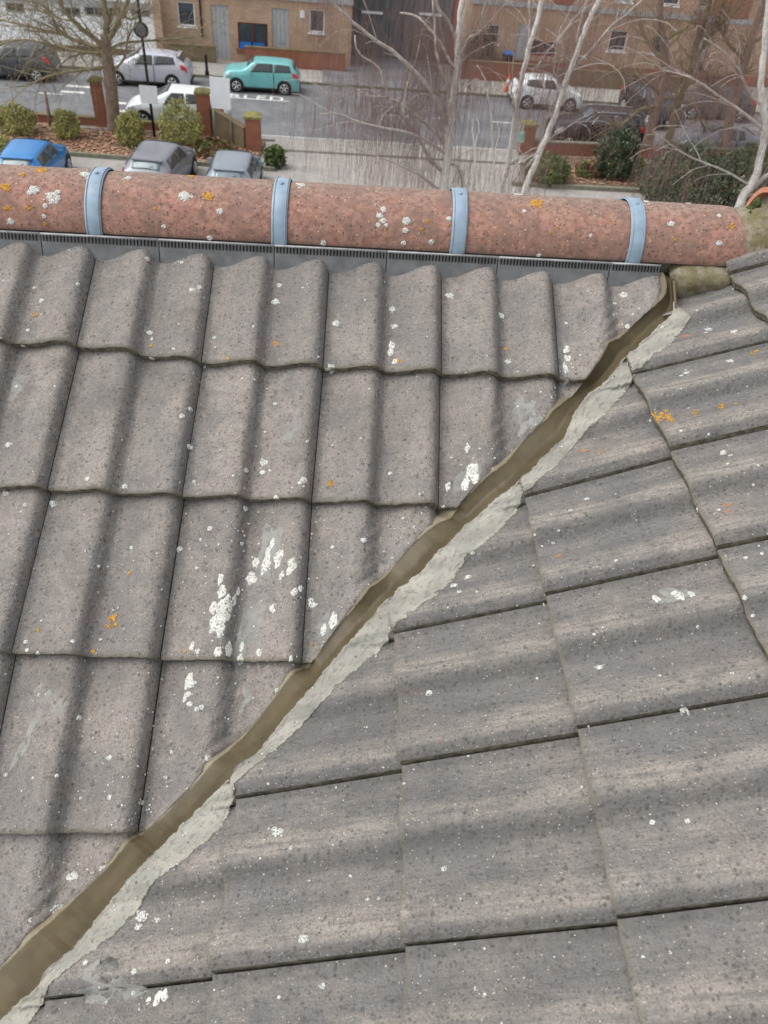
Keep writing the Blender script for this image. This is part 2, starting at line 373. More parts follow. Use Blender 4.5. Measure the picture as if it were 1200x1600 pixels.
slopeA = deck([plA(-1.5, -.42), plA(2.0, -.42), plA(.25, 2.0), plA(-1.5, 2.0)], OA, nA, 'slope running down from the terracotta ridge, left of the valley')
slopeB = deck([plB(-1.0, 2.0), plB(1.45, -.30), plB(3.4, -.30), plB(3.4, 2.0)], OB, nB, 'slope rising to the right of the valley')
rawB = ([], []); rawA = ([], [])
def tile(side, i, j, parent):
    """one interlocking concrete tile: side A column i..i+1, course j; side B joint j..j+1, course nose i"""
    NA, NB_ = 28, 13
    dt = R_.uniform(-.0015, .0015); tl = R_.uniform(-.0012, .0012); ro = R_.uniform(-.0014, .0014)
    if side == 'A':
        c00, c10 = nodeA(i, j), nodeA(i+1, j); c01, c11 = nodeA(i, j-1), nodeA(i+1, j-1); pl, n = plA, nA
    else:
        c00, c10 = nodeB(i, j), nodeB(i, j+1); c01, c11 = nodeB(i+1, j), nodeB(i+1, j+1); pl, n = plB, nB
    def uvp(a, b):
        return (lerp(lerp(c00[0], c10[0], a), lerp(c01[0], c11[0], a), b), lerp(lerp(c00[1], c10[1], a), lerp(c01[1], c11[1], a), b))
    A0, A1, B0, B1 = (.0015 if side == 'A' else -.001), (.9955 if side == 'A' else .984), 0.0, 1.10
    if side == 'A' and j == 1: B1 = 1.14
    bs = [0, .006, .03] + [.03+(B1-.03)*k/(NB_-3) for k in range(1, NB_-2)]
    as_ = [A0+(A1-A0)*k/(NA-1) for k in range(NA)]
    clipped = False
    if side == 'B':
        n0 = len(rawB[0])
        for b in bs:
            for a in as_:
                u, v = uvp(a, b); rawB[0].append(pl(u, v)+n*(-TH*b+prof(max(a, .001))+dt+tl*(a-.5)*2+ro*math.sin(a*5+j*2+i)))
        rawB[1].extend([(n0+r*NA+k, n0+r*NA+k+1, n0+(r+1)*NA+k+1, n0+(r+1)*NA+k) for r in range(len(bs)-1) for k in range(NA-1)])
    grid = []
    if side == 'A':
        for b in bs:
            am = A1
            for _ in range(3):
                u, s = uvp(am, b); ex = interp(EA, s); wu = uvp(1, b)[0]-uvp(0, b)[0]
                am = min(A1, am-(u-ex)/wu) if (u > ex or am < A1) else am
            if am < A1: clipped = True; am += R_.uniform(-.006, .006)
            am = max(A0, am); grid.append([(lerp(A0, am, k/(NA-1)), b) for k in range(NA)])
        if all(r[-1][0]-A0 < .02 for r in grid): return None
        while grid[0][-1][0]-A0 < .015: grid.pop(0)
        while grid[-1][-1][0]-A0 < .015: grid.pop()
    else:
        for b_i in bs: grid.append([])
        for a in as_:
            bm = 0.0
            for _ in range(4):
                u, v = uvp(a, bm); ex = lerp(interp(EM, v), interp(ER, v), .5 if v > -.2 else 0); hh = uvp(a, 1)[0]-uvp(a, 0)[0]
                bm = max(0, bm+(ex-u)/hh) if (u < ex or bm > 0) else bm
            if bm > 0: clipped = True
            bm = min(bm, B1)
            for r, b in enumerate(bs): grid[r].append((a, lerp(bm, B1, b/B1)))
        if all(B1-g[1] < .03 for g in grid[0]): return None
        keep = [k for k in range(NA) if B1-grid[0][k][1] >= .02]
        grid = [[row[k] for k in keep] for row in grid]
        NA = len(keep)
        if NA < 2: return None
        # the slope ends under the ridge
    mb = MB(); top = []; bot = []; uvs = []
    for r, row in enumerate(grid):
        for k, (a, b) in enumerate(row):
            u, v = uvp(a, b); base = pl(u, v)
            h = -TH*b+prof(max(a, .001))+dt+tl*(a-.5)*2
            h += ro*math.sin(a*5+j*2+i)
            if r == 0: h -= .0035
            if r == 1: h -= .0008
            if k == 0 or k == NA-1: h -= .003
            hb_ = prof(max(a, .001))-TH*b-.021
            if r < 2: base = base - (sA if side == 'A' else -uB)*(R_.uniform(-.0008, .0008)+.0030*max(0, mn.noise(V((a*9+i*3.1, j*2.7, 4)))-.12)+.0012*mn.noise(V((a*40+i, j, 9))))
            top.append(base+n*h); bot.append(base+n*hb_); uvs.append((a, b))
    nr, nc = len(grid), NA
    T = [(r*nc+k, r*nc+k+1, (r+1)*nc+k+1, (r+1)*nc+k) for r in range(nr-1) for k in range(nc-1)]
    mb.add(top, T, 0)
    if side == 'A':
        rawA[1].extend([tuple(q+len(rawA[0]) for q in f) for f in T]); rawA[0].extend(top)
    loop = [k for k in range(nc)]+[r*nc+nc-1 for r in range(1, nr)]+[(nr-1)*nc+k for k in range(nc-2, -1, -1)]+[r*nc for r in range(nr-2, 0, -1)]
    sv = []; L = len(loop)
    for q in loop: sv.append(top[q])
    for q in loop: sv.append(bot[q])
    mb.add(sv, [(k, k+L, (k+1) % L+L, (k+1) % L) for k in range(L)], 1)
    mb.uv = uvs+[uvs[q] for q in loop]*2
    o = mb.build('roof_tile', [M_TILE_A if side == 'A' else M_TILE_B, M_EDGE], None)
    me = o.data
    bmh = bmesh.new(); bmh.from_mesh(me); bmesh.ops.dissolve_degenerate(bmh, dist=1e-5, edges=bmh.edges); bmesh.ops.recalc_face_normals(bmh, faces=bmh.faces)
    up = sum((f.normal.dot(n)*f.calc_area() for f in bmh.faces if f.material_index == 0))
    if up < 0: bmesh.ops.reverse_faces(bmh, faces=bmh.faces)
    for f in bmh.faces: f.smooth = f.material_index == 0
    bmh.to_mesh(me); bmh.free()
    o.parent = parent; o.matrix_parent_inverse = parent.matrix_world.inverted() if False else Matrix.Identity(4)
    return o
SLP = {}
for side, sl in (('A', slopeA), ('B', slopeB)):
    SLP[side] = sl
for j in range(1, 7):
    for i in range(-3, 7):
        u, s = nodeA(i, j)
        if s > 1.95 or u < -1.2: continue
        tile('A', i, j, slopeA)
for e in range(-2, 8):
    for j in range(-2, 7):
        u, v = nodeB(e, j)
        if v > 1.75 or v < -.72 or u > 2.6: continue
        if v < -.35 and e < 3: continue
        if v < -.2 and u < 1.65: pass
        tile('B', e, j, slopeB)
bvhB = BVHTree.FromPolygons(rawB[0], rawB[1]); bvhA = BVHTree.FromPolygons(rawA[0], rawA[1])

# valley: brown trough face and the pale dressing lapped over the right-hand slope
from mathutils import noise as mn
def diag(pts):
    t = sorted(((-.66*x+.75*y), x, y) for x, y in pts); out = [t[0]]
    for q in t[1:]:
        if q[0] > out[-1][0]+2: out.append(q)
    return out
def din(tb, k):
    for a, b in zip(tb, tb[1:]):
        if k <= b[0]: break
    f = (k-a[0])/(b[0]-a[0]); return lerp(a[1], b[1], f), lerp(a[2], b[2], f)
def smooth(a, w):
    return [sum(a[max(0, i-w):i+w+1])/len(a[max(0, i-w):i+w+1]) for i in range(len(a))]
DL, DM, DR = diag(PXL), diag(PXM), diag(PXR)
k0 = max(DL[0][0], DM[0][0]); k1 = min(DL[-1][0], DM[-1][0], DR[-1][0]); NV = 560
KS = [lerp(k0, k1, q/(NV-1)) for q in range(NV)]
def depth_on(bv, x, y, O, n, fb):
    d = ray(x, y); h = bv.ray_cast(CAM, d.normalized(), 5)
    P = h[0] if h[0] is not None else hit_plane(x, y, O+n*fb, n)
    return (P-CAM).length/d.length
def on_ray(x, y, t): return CAM+ray(x, y)*t
tM = smooth(smooth([depth_on(bvhB, *din(DM, k), OB, nB, -.012) for k in KS], 9), 6)
tL = []
for k in KS:
    x, y = din(DL, k); tL.append(depth_on(bvhA, x-9, y-2, OA, nA, .0)*(hit_plane(x, y, OA, nA)-CAM).length/ray(x, y).length/((hit_plane(x-9, y-2, OA, nA)-CAM).length/ray(x-9, y-2).length))
tL = smooth(tL, 3)
q0 = next(i for i, k in enumerate(KS) if din(DM, k)[1] > 492)
for i in range(q0+1): tM[i] = tM[q0+1]+(i-q0)*-.00004
tM = smooth(tM, 5)
qp = next(i for i, k in enumerate(KS) if din(DM, k)[1] > 470)
bm_ = MB(); bm_.uv = []; pm = MB(); pm.uv = []
NC, NP = 15, 14
for q, k in enumerate(KS):
    xl, yl = din(DL, k); xm, ym = din(DM, k); xr, yr = din(DR, k)
    jg = (mn.noise(V((k*.020, 3.1, 0)))*3.2+mn.noise(V((k*.07, 1.1, 0)))*3.0+mn.noise(V((k*.2, 5, 0)))*1.6)
    jl = mn.noise(V((k*.05, 7, 0)))*1.0+mn.noise(V((k*.22, 8, 0)))*.9
    jr = mn.noise(V((k*.06, 17, 0)))*2.5+mn.noise(V((k*.25, 18, 0)))*1.6
    L = on_ray(xl+jl, yl+jl*.8, tL[q]-.0012); Mp = on_ray(xm+jg, ym+jg*.8, tM[q]-.0015)
    cdp = .019+.004*mn.noise(V((k*.004, 0, 8)))
    Lu = L-uA*.05-sA*.02-nA*.030; bm_.v.append(tuple(Lu)); bm_.uv.append((0, k*.0012))
    for c in range(NC-1):
        t = c/(NC-2); P = L.lerp(Mp, t)
        dip = cdp*((t/.66)**.75 if t < .66 else max(0, 1-((t-.66)/.34)**1.2))
        d = (P-CAM).normalized(); P = P+d*(dip/(-d.z))*.8+V((0, 0, mn.noise(P*30)*.0008+mn.noise(P*110)*.0004))
        bm_.v.append(tuple(P)); bm_.uv.append((t, k*.0012))
    for c in range(NP):
        t = c/(NP-1); x, y = lerp(xm+jg, xr+jr, t), lerp(ym+jg*.8, yr+jr*.8, t)
        tt = depth_on(bvhB, x, y, OB, nB, -.012); b = 1-sst(0, .35, t); tt = min(lerp(tt, tM[q], b), tt+.0005)
        P = on_ray(x, y, tt-.0016)+nB*(.0016*(1-t**5)+.0010*mn.noise(V((x*.05, y*.05, 0)))*(1-t)); 
        pm.v.append(tuple(P)); pm.uv.append((t, k*.0012))
for q in range(NV-1):
    for c in range(NC-1): bm_.f.append((q*NC+c, q*NC+c+1, (q+1)*NC+c+1, (q+1)*NC+c)); bm_.mi.append(0)
    for c in range(NP-1 if q >= qp else 0): pm.f.append((q*NP+c, q*NP+c+1, (q+1)*NP+c+1, (q+1)*NP+c)); pm.mi.append(0)
def solid(o, th):
    md = o.modifiers.new('thickness', 'SOLIDIFY'); md.thickness = th; md.offset = -1
    return o
vb = HB(bm_, 'valley_trough', M_BROWN, True, label='smooth olive brown valley trough running diagonally between the two tiled slopes')
vp = HB(pm, 'valley_dressing', M_PALE, True, label='pale grey brushed sealant lapped over the edge of the right slope')
for o in (vb, vp):
    b2 = bmesh.new(); b2.from_mesh(o.data); bmesh.ops.recalc_face_normals(b2, faces=b2.faces)
    if sum(f.normal.z*f.calc_area() for f in b2.faces) < 0: bmesh.ops.reverse_faces(b2, faces=b2.faces)
    b2.to_mesh(o.data); b2.free()
solid(vb, .006); solid(vp, .003)

# ridge: half-round terracotta tiles held by straps, over a slotted vent strip
RR = .112
pL, pR = hit_plane(0, 357, OA+nA*.020, nA), hit_plane(1035, 411, OA+nA*.020, nA)
rdir = (pR-pL).normalized(); redge = lambda x: pL+rdir*((x-pL.x)/rdir.x)
TILT0 = .10
def ridge_pt(x, ang, r, extra=V((0, 0, 0))):     # ang 0 = front lower edge, pi = rear lower edge
    c = redge(x)+V((0, RR*math.cos(TILT0), -RR*math.sin(TILT0)*0))
    return c+V((0, -math.cos(ang)*r, math.sin(ang)*r*1.0))+extra
def rx(px, py=330):     # ridge x at the front middle of the ridge
    P = hit_plane(px, py, redge(0)+V((0, .05, .06)), V((0, -.7, .7))); return P.x
def ridge_piece(x0, x1, r, th, name, mat, a0=0, a1=math.pi, n=26, ms=14, belly=0, cutR=0, label=None, parent=None, lift=0):
    mb = MB(); mb.uv = []
    for side in (0, 1):
        rr = r if side == 0 else r-th
        for q in range(ms+1):
            t = q/ms
            for k in range(n+1):
                a = lerp(a0, a1, k/n); x = lerp(x0, x1, t)+(cutR*(1-math.sin(a)) if q == ms else 0)
                w = .0010*mn.noise(V((x*9, a*3, 2)))+belly*t
                e = 0
                if q in (0, ms) and side == 0: e = -.003
                P = ridge_pt(x, a, rr+w+e); P.z += lift
                mb.v.append(tuple(P)); mb.uv.append((t, min(1, max(0, a/(math.pi*.62)))))
    W = n+1; S = (ms+1)*W
    for q in range(ms):
        for k in range(n):
            mb.f.append((q*W+k, q*W+k+1, (q+1)*W+k+1, (q+1)*W+k)); mb.f.append(tuple(S+z for z in (q*W+k, (q+1)*W+k, (q+1)*W+k+1, q*W+k+1)))
    for q in range(ms):
        for k in (0, n):
            mb.f.append((q*W+k, (q+1)*W+k, S+(q+1)*W+k, S+q*W+k))
    for k in range(n):
        for q in (0, ms): mb.f.append((q*W+k, q*W+k+1, S+q*W+k+1, S+q*W+k))
    mb.mi = [0]*len(mb.f)
    o = mb.build(name, mat, None, True)
    b2 = bmesh.new(); b2.from_mesh(o.data); bmesh.ops.recalc_face_normals(b2, faces=b2.faces); b2.to_mesh(o.data); b2.free()
    for p in o.data.polygons:
        p.use_smooth = True
    md = o.modifiers.new('es', 'EDGE_SPLIT'); md.split_angle = math.radians(40)
    if parent is None: H(o)
    else: o.parent = parent
    if label: o['label'] = label
    return o
XS = [rx(150, 315), rx(438, 330), rx(717, 348), rx(994, 358)]
edges = [XS[0]-2*(XS[1]-XS[0]), XS[0]-(XS[1]-XS[0])]+XS+[rx(1158, 368)]
rts = []
for k in range(len(edges)-1):
    rts.append(ridge_piece(edges[k]+.003, edges[k+1]-.003, RR+R_.uniform(-.001, .001), .016, 'ridge_tile', M_TERRA, cutR=.03 if k == len(edges)-2 else 0))
for k, x in enumerate(XS):
    st = ridge_piece(x-.020, x+.020, RR+.0065, .004, 'ridge_strap', M_STRAP, a0=-.04, a1=math.pi, ms=4, label=None)
    mb = MB()
    for dx in (-.0155, .0155):
        mb.tube([ridge_pt(x+dx, a, RR+.0063) for a in [lerp(-.015, math.pi*.98, q/30) for q in range(31)]], .0012, 6)
    P = ridge_pt(x, 1.42, RR+.008); mb.disc(P, (0, -.2, 1), .005, 12, th=.003)
    o = mb.build('rib_and_rivet', M_STRAP, st, True)
# inner fill of the ridge so that no daylight shows
mb = MB(); mb.tube([ridge_pt(edges[0], 1.57, .0), ridge_pt(edges[-1]+.25, 1.57, 0)], .088, 16); mb.tube([ridge_pt(edges[-1]+.10, 1.3, 0)+V((0, 0, .045)), ridge_pt(edges[-1]+.28, 1.3, 0)+V((0, 0, .045))], .1075, 24); mb.tube([ridge_pt(edges[-1]-.01, 1.3, .004), ridge_pt(edges[-1]+.05, 1.3, .012), ridge_pt(edges[-1]+.16, 1.3, .02)], [.098, .108, .112], 20); HB(mb, 'ridge_bedding', M_MORTAR, label='mortar inside the ridge')
# slotted vent strips
vx = [rx(62, 360)-1.2, rx(62, 360)-.9, rx(62, 360)-.6, rx(62, 360)-.3]+[rx(q, w) for q, w in ((62, 361), (247, 371), (428, 382), (605, 393), (780, 403), (957, 413), (1036, 418))]
for a, b in zip(vx, vx[1:]):
    vent = None
    e = lambda x: redge(x)
    f = MB(); d1 = V((0, -.016, -.006)); d2 = V((0, -.004, -.055))
    # apron: a sheet folded down into the tile troughs
    N = 10; pts = []
    for q in range(N+1):
        x = lerp(a+.0012, b-.0012, q/N); E = e(x)+V((0, .004, -.004))
        pts += [E+V((0, .03, .006)), E+V((0, -.013, -.004)), E+V((0, -.021, -.022)), E+V((0, -.043, -.112))]
    f.add(pts, [(q*4+k, q*4+k+1, q*4+5+k, q*4+4+k) for q in range(N) for k in range(3)])
    vent = HB(f, 'vent_strip', M_VENT); solid(vent, .003)
    lp = MB(); sl = MB()
    P0, P1 = e(a+.0012)+V((0, -.0128, -.0018)), e(b-.0012)+V((0, -.0128, -.0018))
    lp.tube([P0, P1], .0028, 6)
    n = int((b-a)/.0088)
    for q in range(n):
        x = lerp(a+.004, b-.004, (q+.5)/n); c = e(x)
        sl.add([c+V((dx, dy, dz)) for dx, dy, dz in ((-.0020, -.0130, -.0035), (.0020, -.0130, -.0035), (.0020, -.0196, -.0185), (-.0020, -.0196, -.0185))], [(0, 1, 2, 3)])
    lo = lp.build('lip', M_VENTLIP, vent, True)
    s2 = sl.build('comb_slots', M_SLOT, vent); s2['kind'] = 'stuff'
# mortar block closing the ridge end, moss, neighbouring ridge tile
def lump(name, mat, pxs, depthpts, label=None, n=14, seed=0, rough=.006):
    pass
def rock(name, mat, c, ax, dims, seed, label=None, rough=.08, parent=None, pw=4, lev=4):
    bmx = bmesh.new(); bmesh.ops.create_icosphere(bmx, subdivisions=lev, radius=1)
    X, Y, Z = ax
    for v in bmx.verts:
        p = v.co; L = (abs(p.x)**pw+abs(p.y)**pw+abs(p.z)**pw)**(1/pw); p = p/L
        k = 1+rough*mn.noise(p*2.3+V((seed, 0, 0)))+rough*.5*mn.noise(p*7+V((seed, 3, 0)))+rough*.25*mn.noise(p*18+V((seed, 3, 7)))
        v.co = c+X*(p.x*dims[0]*k)+Y*(p.y*dims[1]*k)+Z*(p.z*dims[2]*k)
    me = bpy.data.meshes.new(name); bmx.to_mesh(me); bmx.free(); me.materials.append(mat)
    for f in me.polygons: f.use_smooth = True
    o = link(bpy.data.objects.new(name, me))
    if parent is None: H(o)
    else: o.parent = parent
    if label: o['label'] = label
    return o
BK = hit_plane(1096, 434, redge(1.8)+V((0, .01, 0)), V((0, -1, .2)).normalized())
rock('ridge_end_mortar', M_MORTAR, BK+V((0, .050, -.020)), (V((1, 0, .0)).normalized(), V((0, .95, .3)).normalized(), V((0, -.25, .97))), (.086, .085, .064), 3, 'mossy mortar block plugging the right end of the ridge', .10, pw=7)
for q, (x, y, s) in enumerate(((1168, 345, .022), (1160, 378, .02), (1150, 405, .02), (1172, 330, .014), (1150, 430, .014), (1140, 455, .012), (1182, 318, .014))):
    P = hit_plane(x, y, redge(2.0)+V((0, .05+.0, .03)), V((0, -.8, .6)).normalized())
    rock('moss_clump', M_MOSS, P, (V((1, 0, 0)), V((0, 1, 0)), V((0, 0, 1))), (s*.8, s, s), q*3.3, None, .6, lev=3, pw=2)
xR = rx(1201, 362)
ridge_piece(xR, xR+.45, RR+.012, .016, 'ridge_tile', speck('bright_terracotta', (.50, .21, .14), (.58, .27, .19), (.33, .16, .11), 60), lift=.045, label='brighter terracotta ridge tile starting at the right edge')

# lichen, droppings and dressing smears standing on the surfaces
allbv = []
dg = bpy.context.evaluated_depsgraph_get()
allv, allf = [], []
for o in rts+list(slopeA.children)+list(slopeB.children)+[vp]:
    n0 = len(allv); allv += [v.co.copy() for v in o.data.vertices]; allf += [tuple(q+n0 for q in f.vertices) for f in o.data.polygons]
bvAll = BVHTree.FromPolygons(allv, allf)
def blob(mb, px, py, r, el=1, ang=0, th=.0012, n=18, ring=0, jit=.13):
    d = ray(px, py).normalized(); h = bvAll.ray_cast(CAM, d, 6)
    if h[0] is None: return
    P, N = h[0], h[1]
    if N.dot(d) > 0: N = -N
    dep = (P-CAM).dot(FW); rr = r/FPX*dep
    a1 = (RT-N*RT.dot(N)).normalized(); a2 = N.cross(a1)
    sx, ph, k2 = R_.random()*9, R_.random()*6, R_.uniform(-.3, .3)
    rings = [0, .55, .9, 1.0]; vs = []
    hs_ = [th*(.25 if ring else 1), th, th*.8, 0.0001]
    for ri, q in enumerate(rings[1:]):
        for k in range(n):
            t = 2*math.pi*k/n; w = 1+jit*mn.noise(V((math.cos(t)*1.6+sx, math.sin(t)*1.6, ph)))*1.8
            x, y = math.cos(t)*q*rr*w*el, math.sin(t)*q*rr*w
            X, Y = x*math.cos(ang)-y*math.sin(ang), x*math.sin(ang)+y*math.cos(ang)
            Q = P+a1*X+a2*Y
            hh = bvAll.ray_cast(Q+N*.02, -N, .05); Q = hh[0] if hh[0] is not None else Q
            vs.append(Q+N*(hs_[ri+1]+.0004))
    vs.append(P+N*(hs_[0]+.0004)); c = len(vs)-1
    fs = [(c, k, (k+1) % n) for k in range(n)]
    for ri in range(2): fs += [(ri*n+k, (ri+1)*n+k, (ri+1)*n+(k+1) % n, ri*n+(k+1) % n) for k in range(n)]
    mb.add(vs, fs)
wl, ol, dr = MB(), MB(), MB()
WH = [(82,309,11),(90,300,4),(52,297,8),(47,300,5),(72,322,4),(17,346,6),(68,338,3),(289,306,9),(344,330,5),(257,354,3),(600,327,5),(594,337,5),(598,345,5),(592,352,4),(603,352,3),
 (636,345,7),(633,360,4),(631,380,4),(702,342,4),(675,378,4),(327,372,4),(505,380,5),(738,397,4),(842,399,3),(820,330,3),(922,368,3),(1049,350,5),(1123,380,5),(1124,337,4),(472,289,7),(132,272,9),(200,278,5),(810,304,6),(1010,315,6),(1075,318,4),
 (431,472,6),(437,446,4),(335,377,2),(230,405,4),(283,397,4),(285,410,3),(300,453,4),(312,449,4),(121,444,3),(65,470,4),(44,516,3),(36,540,3),(235,520,4),(237,530,3),(237,560,4),(335,528,3),(336,543,2),(517,573,5),(512,577,4),(525,505,6),
 (974,461,6),(954,442,4),(703,462,6),(613,483,5),(617,510,5),(794,565,5),(783,493,5),(980,510,4),(960,475,3),(605,425,3),(430,631,3),(475,750,6),(468,754,4),(431,778,4),(383,795,4),(297,640,4),(285,650,4),(295,698,4),
 (414,675,2),(412,723,6),(410,738,4),(384,735,4),(137,748,4),(195,760,5),(303,753,3),(10,770,6),(13,695,5),(27,604,3),(83,786,6),(40,789,3),(280,858,5),(328,826,4),(377,850,3),(309,1018,5),(296,1100,5),(489,945,6),(486,938,4),(568,844,5),(519,855,3),
 (300,1068,7),(295,1085,5),(308,1108,4),(316,1105,4),(432,1079,4),(435,1097,5),(123,1122,4),(43,1016,3),(41,1003,3),(115,1002,3),(60,1021,3),(155,885,3),(206,856,3),
 (172,1184,5),(90,1212,3),(172,1246,4),(325,1185,5),(225,1237,3),(10,1211,3),(115,1368,7),(108,1372,5),(160,1358,6),(91,1421,9),(85,1426,5),(48,1438,3),(260,1215,3),
 (221,1432,9),(216,1449,6),(245,1438,5),(134,1504,4),(210,1518,5),(262,1502,4),(209,1552,3),(277,1350,2),(434,1300,8),(428,1295,4),(420,1295,2),(547,1369,3),(473,1467,7),(455,1325,3),(504,1541,5),(437,1558,3),(575,1406,3),(592,1404,3),
 (1076,1283,5),(1020,1285,4),(936,1043,5),(909,1230,2),(757,1554,3),(744,1545,3),(937,1043,4),(1005,1496,3),(658,1525,2),(695,1358,5),(917,780,4),(891,798,3),(1091,797,4),(1124,797,3),(873,829,2),(963,876,3),(1165,872,3),(1191,865,3),(1164,934,4),(1176,962,3),(1130,706,4),(1141,712,3),
 (1031,1056,3),(1143,1053,3),(1073,583,5),(1065,587,3),(1107,515,5),(1103,520,3),(1141,564,5),(1147,518,5),(1130,709,4),(840,1060,2),(731,902,5),(710,915,6),(718,925,4),(740,865,3),(692,792,3),(790,735,3),(610,740,3),(1067,1108,6),(670,1083,5)]
for x, y, r in WH:
    if r >= 5:
        for k in range(int(r)):
            a = R_.random()*6.3; blob(wl, x+math.cos(a)*r*R_.uniform(.8, 1.25), y+math.sin(a)*r*R_.uniform(.6, 1.0), r*R_.uniform(.08, .25), 1.2, 0, .0010, n=8, jit=.3)
        r *= .86
    blob(wl, x+R_.uniform(-1, 1), y, r, R_.uniform(1, 1.25), 0, .0014)
for k in range(230):       # tiny flecks scattered over both slopes
    x, y = R_.uniform(0, 1200), R_.uniform(385, 1600)
    blob(wl, x, y, R_.choice((1, 1, 1.3, 1.6, 2.2)), R_.uniform(1, 1.6), R_.random()*3, .0006, n=7)
OR = [(9,292,9),(12,296,6),(11,326,7),(45,324,6),(65,266,11),(70,350,4),(241,325,6),(326,308,9),(321,305,6),(838,317,12),(668,346,5),(658,358,4),(656,387,3),(1143,354,7),(1057,374,5),(872,356,3),(860,363,3),(700,352,3),(300,275,8),(35,273,6),
 (55,493,6),(237,540,4),(430,535,5),(356,560,4),(622,564,5),(516,755,7),(176,966,9),(181,976,6),(171,978,6),(60,984,4),(145,1018,4),(202,895,4),(290,1018,3),(488,1007,3),(790,545,4),
 (1042,650,12),(1027,655,8),(1048,657,7),(1022,648,6),(1086,646,8),(1128,634,8),(1150,631,4),(1176,553,5),(1182,549,4),(710,305,6),(600,285,8)]
for x, y, r in OR:
    if r < 4.5: blob(ol, x, y, r*.7, R_.uniform(1, 1.3), 0, .0012, ring=1, jit=.3); continue
    sq = .55 if y < 300 else .9
    for k in range(int(8+r)):
        a = R_.random()*6.3; q = R_.uniform(0, .9); blob(ol, x+math.cos(a)*r*q, y+math.sin(a)*r*q*sq, r*R_.uniform(.10, .27), R_.uniform(1, 1.5), R_.random()*3, .0011, n=9, jit=.25)
    if y < 320: blob(ol, x, y, r*.62, 1.2, 0, .0011, jit=.25)
gl = MB()
for x, y, r in [(912,705,8),(940,706,6),(1072,525,6),(1135,790,7),(1136,800,6),(872,868,6),(650,1083,2),(430,538,6),(684,1160,2)]: blob(gl, x, y, r*.8, 1.2, 0, .0008, jit=.5)
# chalky run-off streaks, following the fall of the left slope
for x, y, r, el in [(350,955,12,1.8),(342,968,9,2),(355,940,7,2),(346,925,6,2),(338,975,11,1.4),(365,940,5,2),(392,904,8,1.3),(415,885,7,2),(435,872,7,2.2),(455,885,7,2),(440,900,4,2),(372,925,4,2),(425,850,4,2.5),(400,880,5,1.6),
  (418,868,5,2.5),(358,1014,7,1.5),(340,1018,6,1.5),(378,1010,4,2),(375,1030,5,1.5),(460,925,5,1.4),(470,920,4,1.4),(425,950,4,1.5),(345,905,4,2.4),(405,1020,5,1.3),(428,955,3,1.5),(300,1010,4,2),(345,985,6,1.7),(333,950,5,2.2),
  (886,545,4,1.6),(887,560,5,1.2),(885,548,5,1),(883,575,3,4.5),(885,597,3,2.5),(738,735,9,1.7),(742,745,7,1.6),(728,755,6,2),(520,970,7,2),(505,985,5,2),(612,540,5,1.5),(610,550,5,1.5),(618,565,5,1.2),(455,1032,3,2),(295,1065,6,2),(290,1090,4,2.4),
  (246,1560,6,1.6),(258,1555,6,1.4),(232,1563,4,1.4),(1025,935,6,2),(1060,930,8,2),(1080,928,5,2),(730,700,4,2),(700,760,4,2),(565,460,0,1)]:
    if r: blob(dr, x, y, r, el, math.radians(78 if x < 800 else 90), .0008, n=24, jit=.28)
# long dull smears
sm = MB()
for x, y, r, el, an in [(400,960,16,4.8,84),(420,860,14,3,80),(385,1000,10,2.6,84),(62,1110,8,4.2,70),(40,1160,7,4,72),(55,1090,6,3,70),(95,1105,9,1.4,70),(55,1330,6,4,70),(25,1400,6,4,68),(455,665,9,2.4,62),(815,640,12,2,60),(830,660,10,2,50),
   (735,740,14,2,60),(510,975,10,2.6,60),(385,1090,7,2.6,80),(30,600,10,2.2,80),(1000,1510,0,1,0),(690,1520,0,1,0),(1050,930,16,1.8,5),(170,1540,26,2.4,8),(990,1290,0,1,0),(640,1300,0,1,0),(886,580,6,5,88)]:
    if r: blob(sm, x, y, r, el, math.radians(an), .0005, n=26, jit=.6)
def smear_mat(name, c):
    q = NT(name, .9, .2); n1 = q.noise(55, 5, .7); n2 = q.noise(11, 3)
    q.col(q.mix(q.rng(n1, .4, .6), c, tuple(x*.75 for x in c)))
    f = q.math('MULTIPLY', q.rng(n1, .30, .60), q.rng(n2, .25, .6, .15, .7)); q.put(q.b.inputs['Alpha'], f); return q.m
for mb, nm, mt in ((wl, 'white_lichen', M_WLICH), (ol, 'orange_lichen', M_OLICH), (dr, 'chalky_splashes', M_DROP), (sm, 'pale_smears', smear_mat('thin_pale_smear', (.47, .47, .44))), (gl, 'rusty_lichen', speck('rusty_lichen', (.40, .22, .12), (.33, .2, .13), (.2, .13, .1), 200))):
    o = HB(mb, nm, mt, True); o['kind'] = 'stuff'
# crumbs of dressing dropped beside the valley
cr = MB()
for k in range(500):
    y = R_.uniform(480, 1500); x = 1010-(y-480)*.92+R_.gauss(-15, 45)
    if R_.random() < .35: x, y = R_.gauss(230, 80), R_.gauss(1230, 130)
    if R_.random() < .3: x, y = R_.gauss(380, 60), R_.gauss(900, 120)
    blob(cr, x, y, R_.uniform(.6, 1.8), 1.3, R_.random()*3, .0015, n=5)
o = HB(cr, 'sealant_crumbs', M_DROP); o['kind'] = 'stuff'
# walls under the roof so the house stands on the ground
mb = MB(); mb.box((0.2, -1.4, (GZ-1.6)/2), (2.8, 2.9, abs(GZ)-1.6)); HB(mb, 'wall', M_RED)
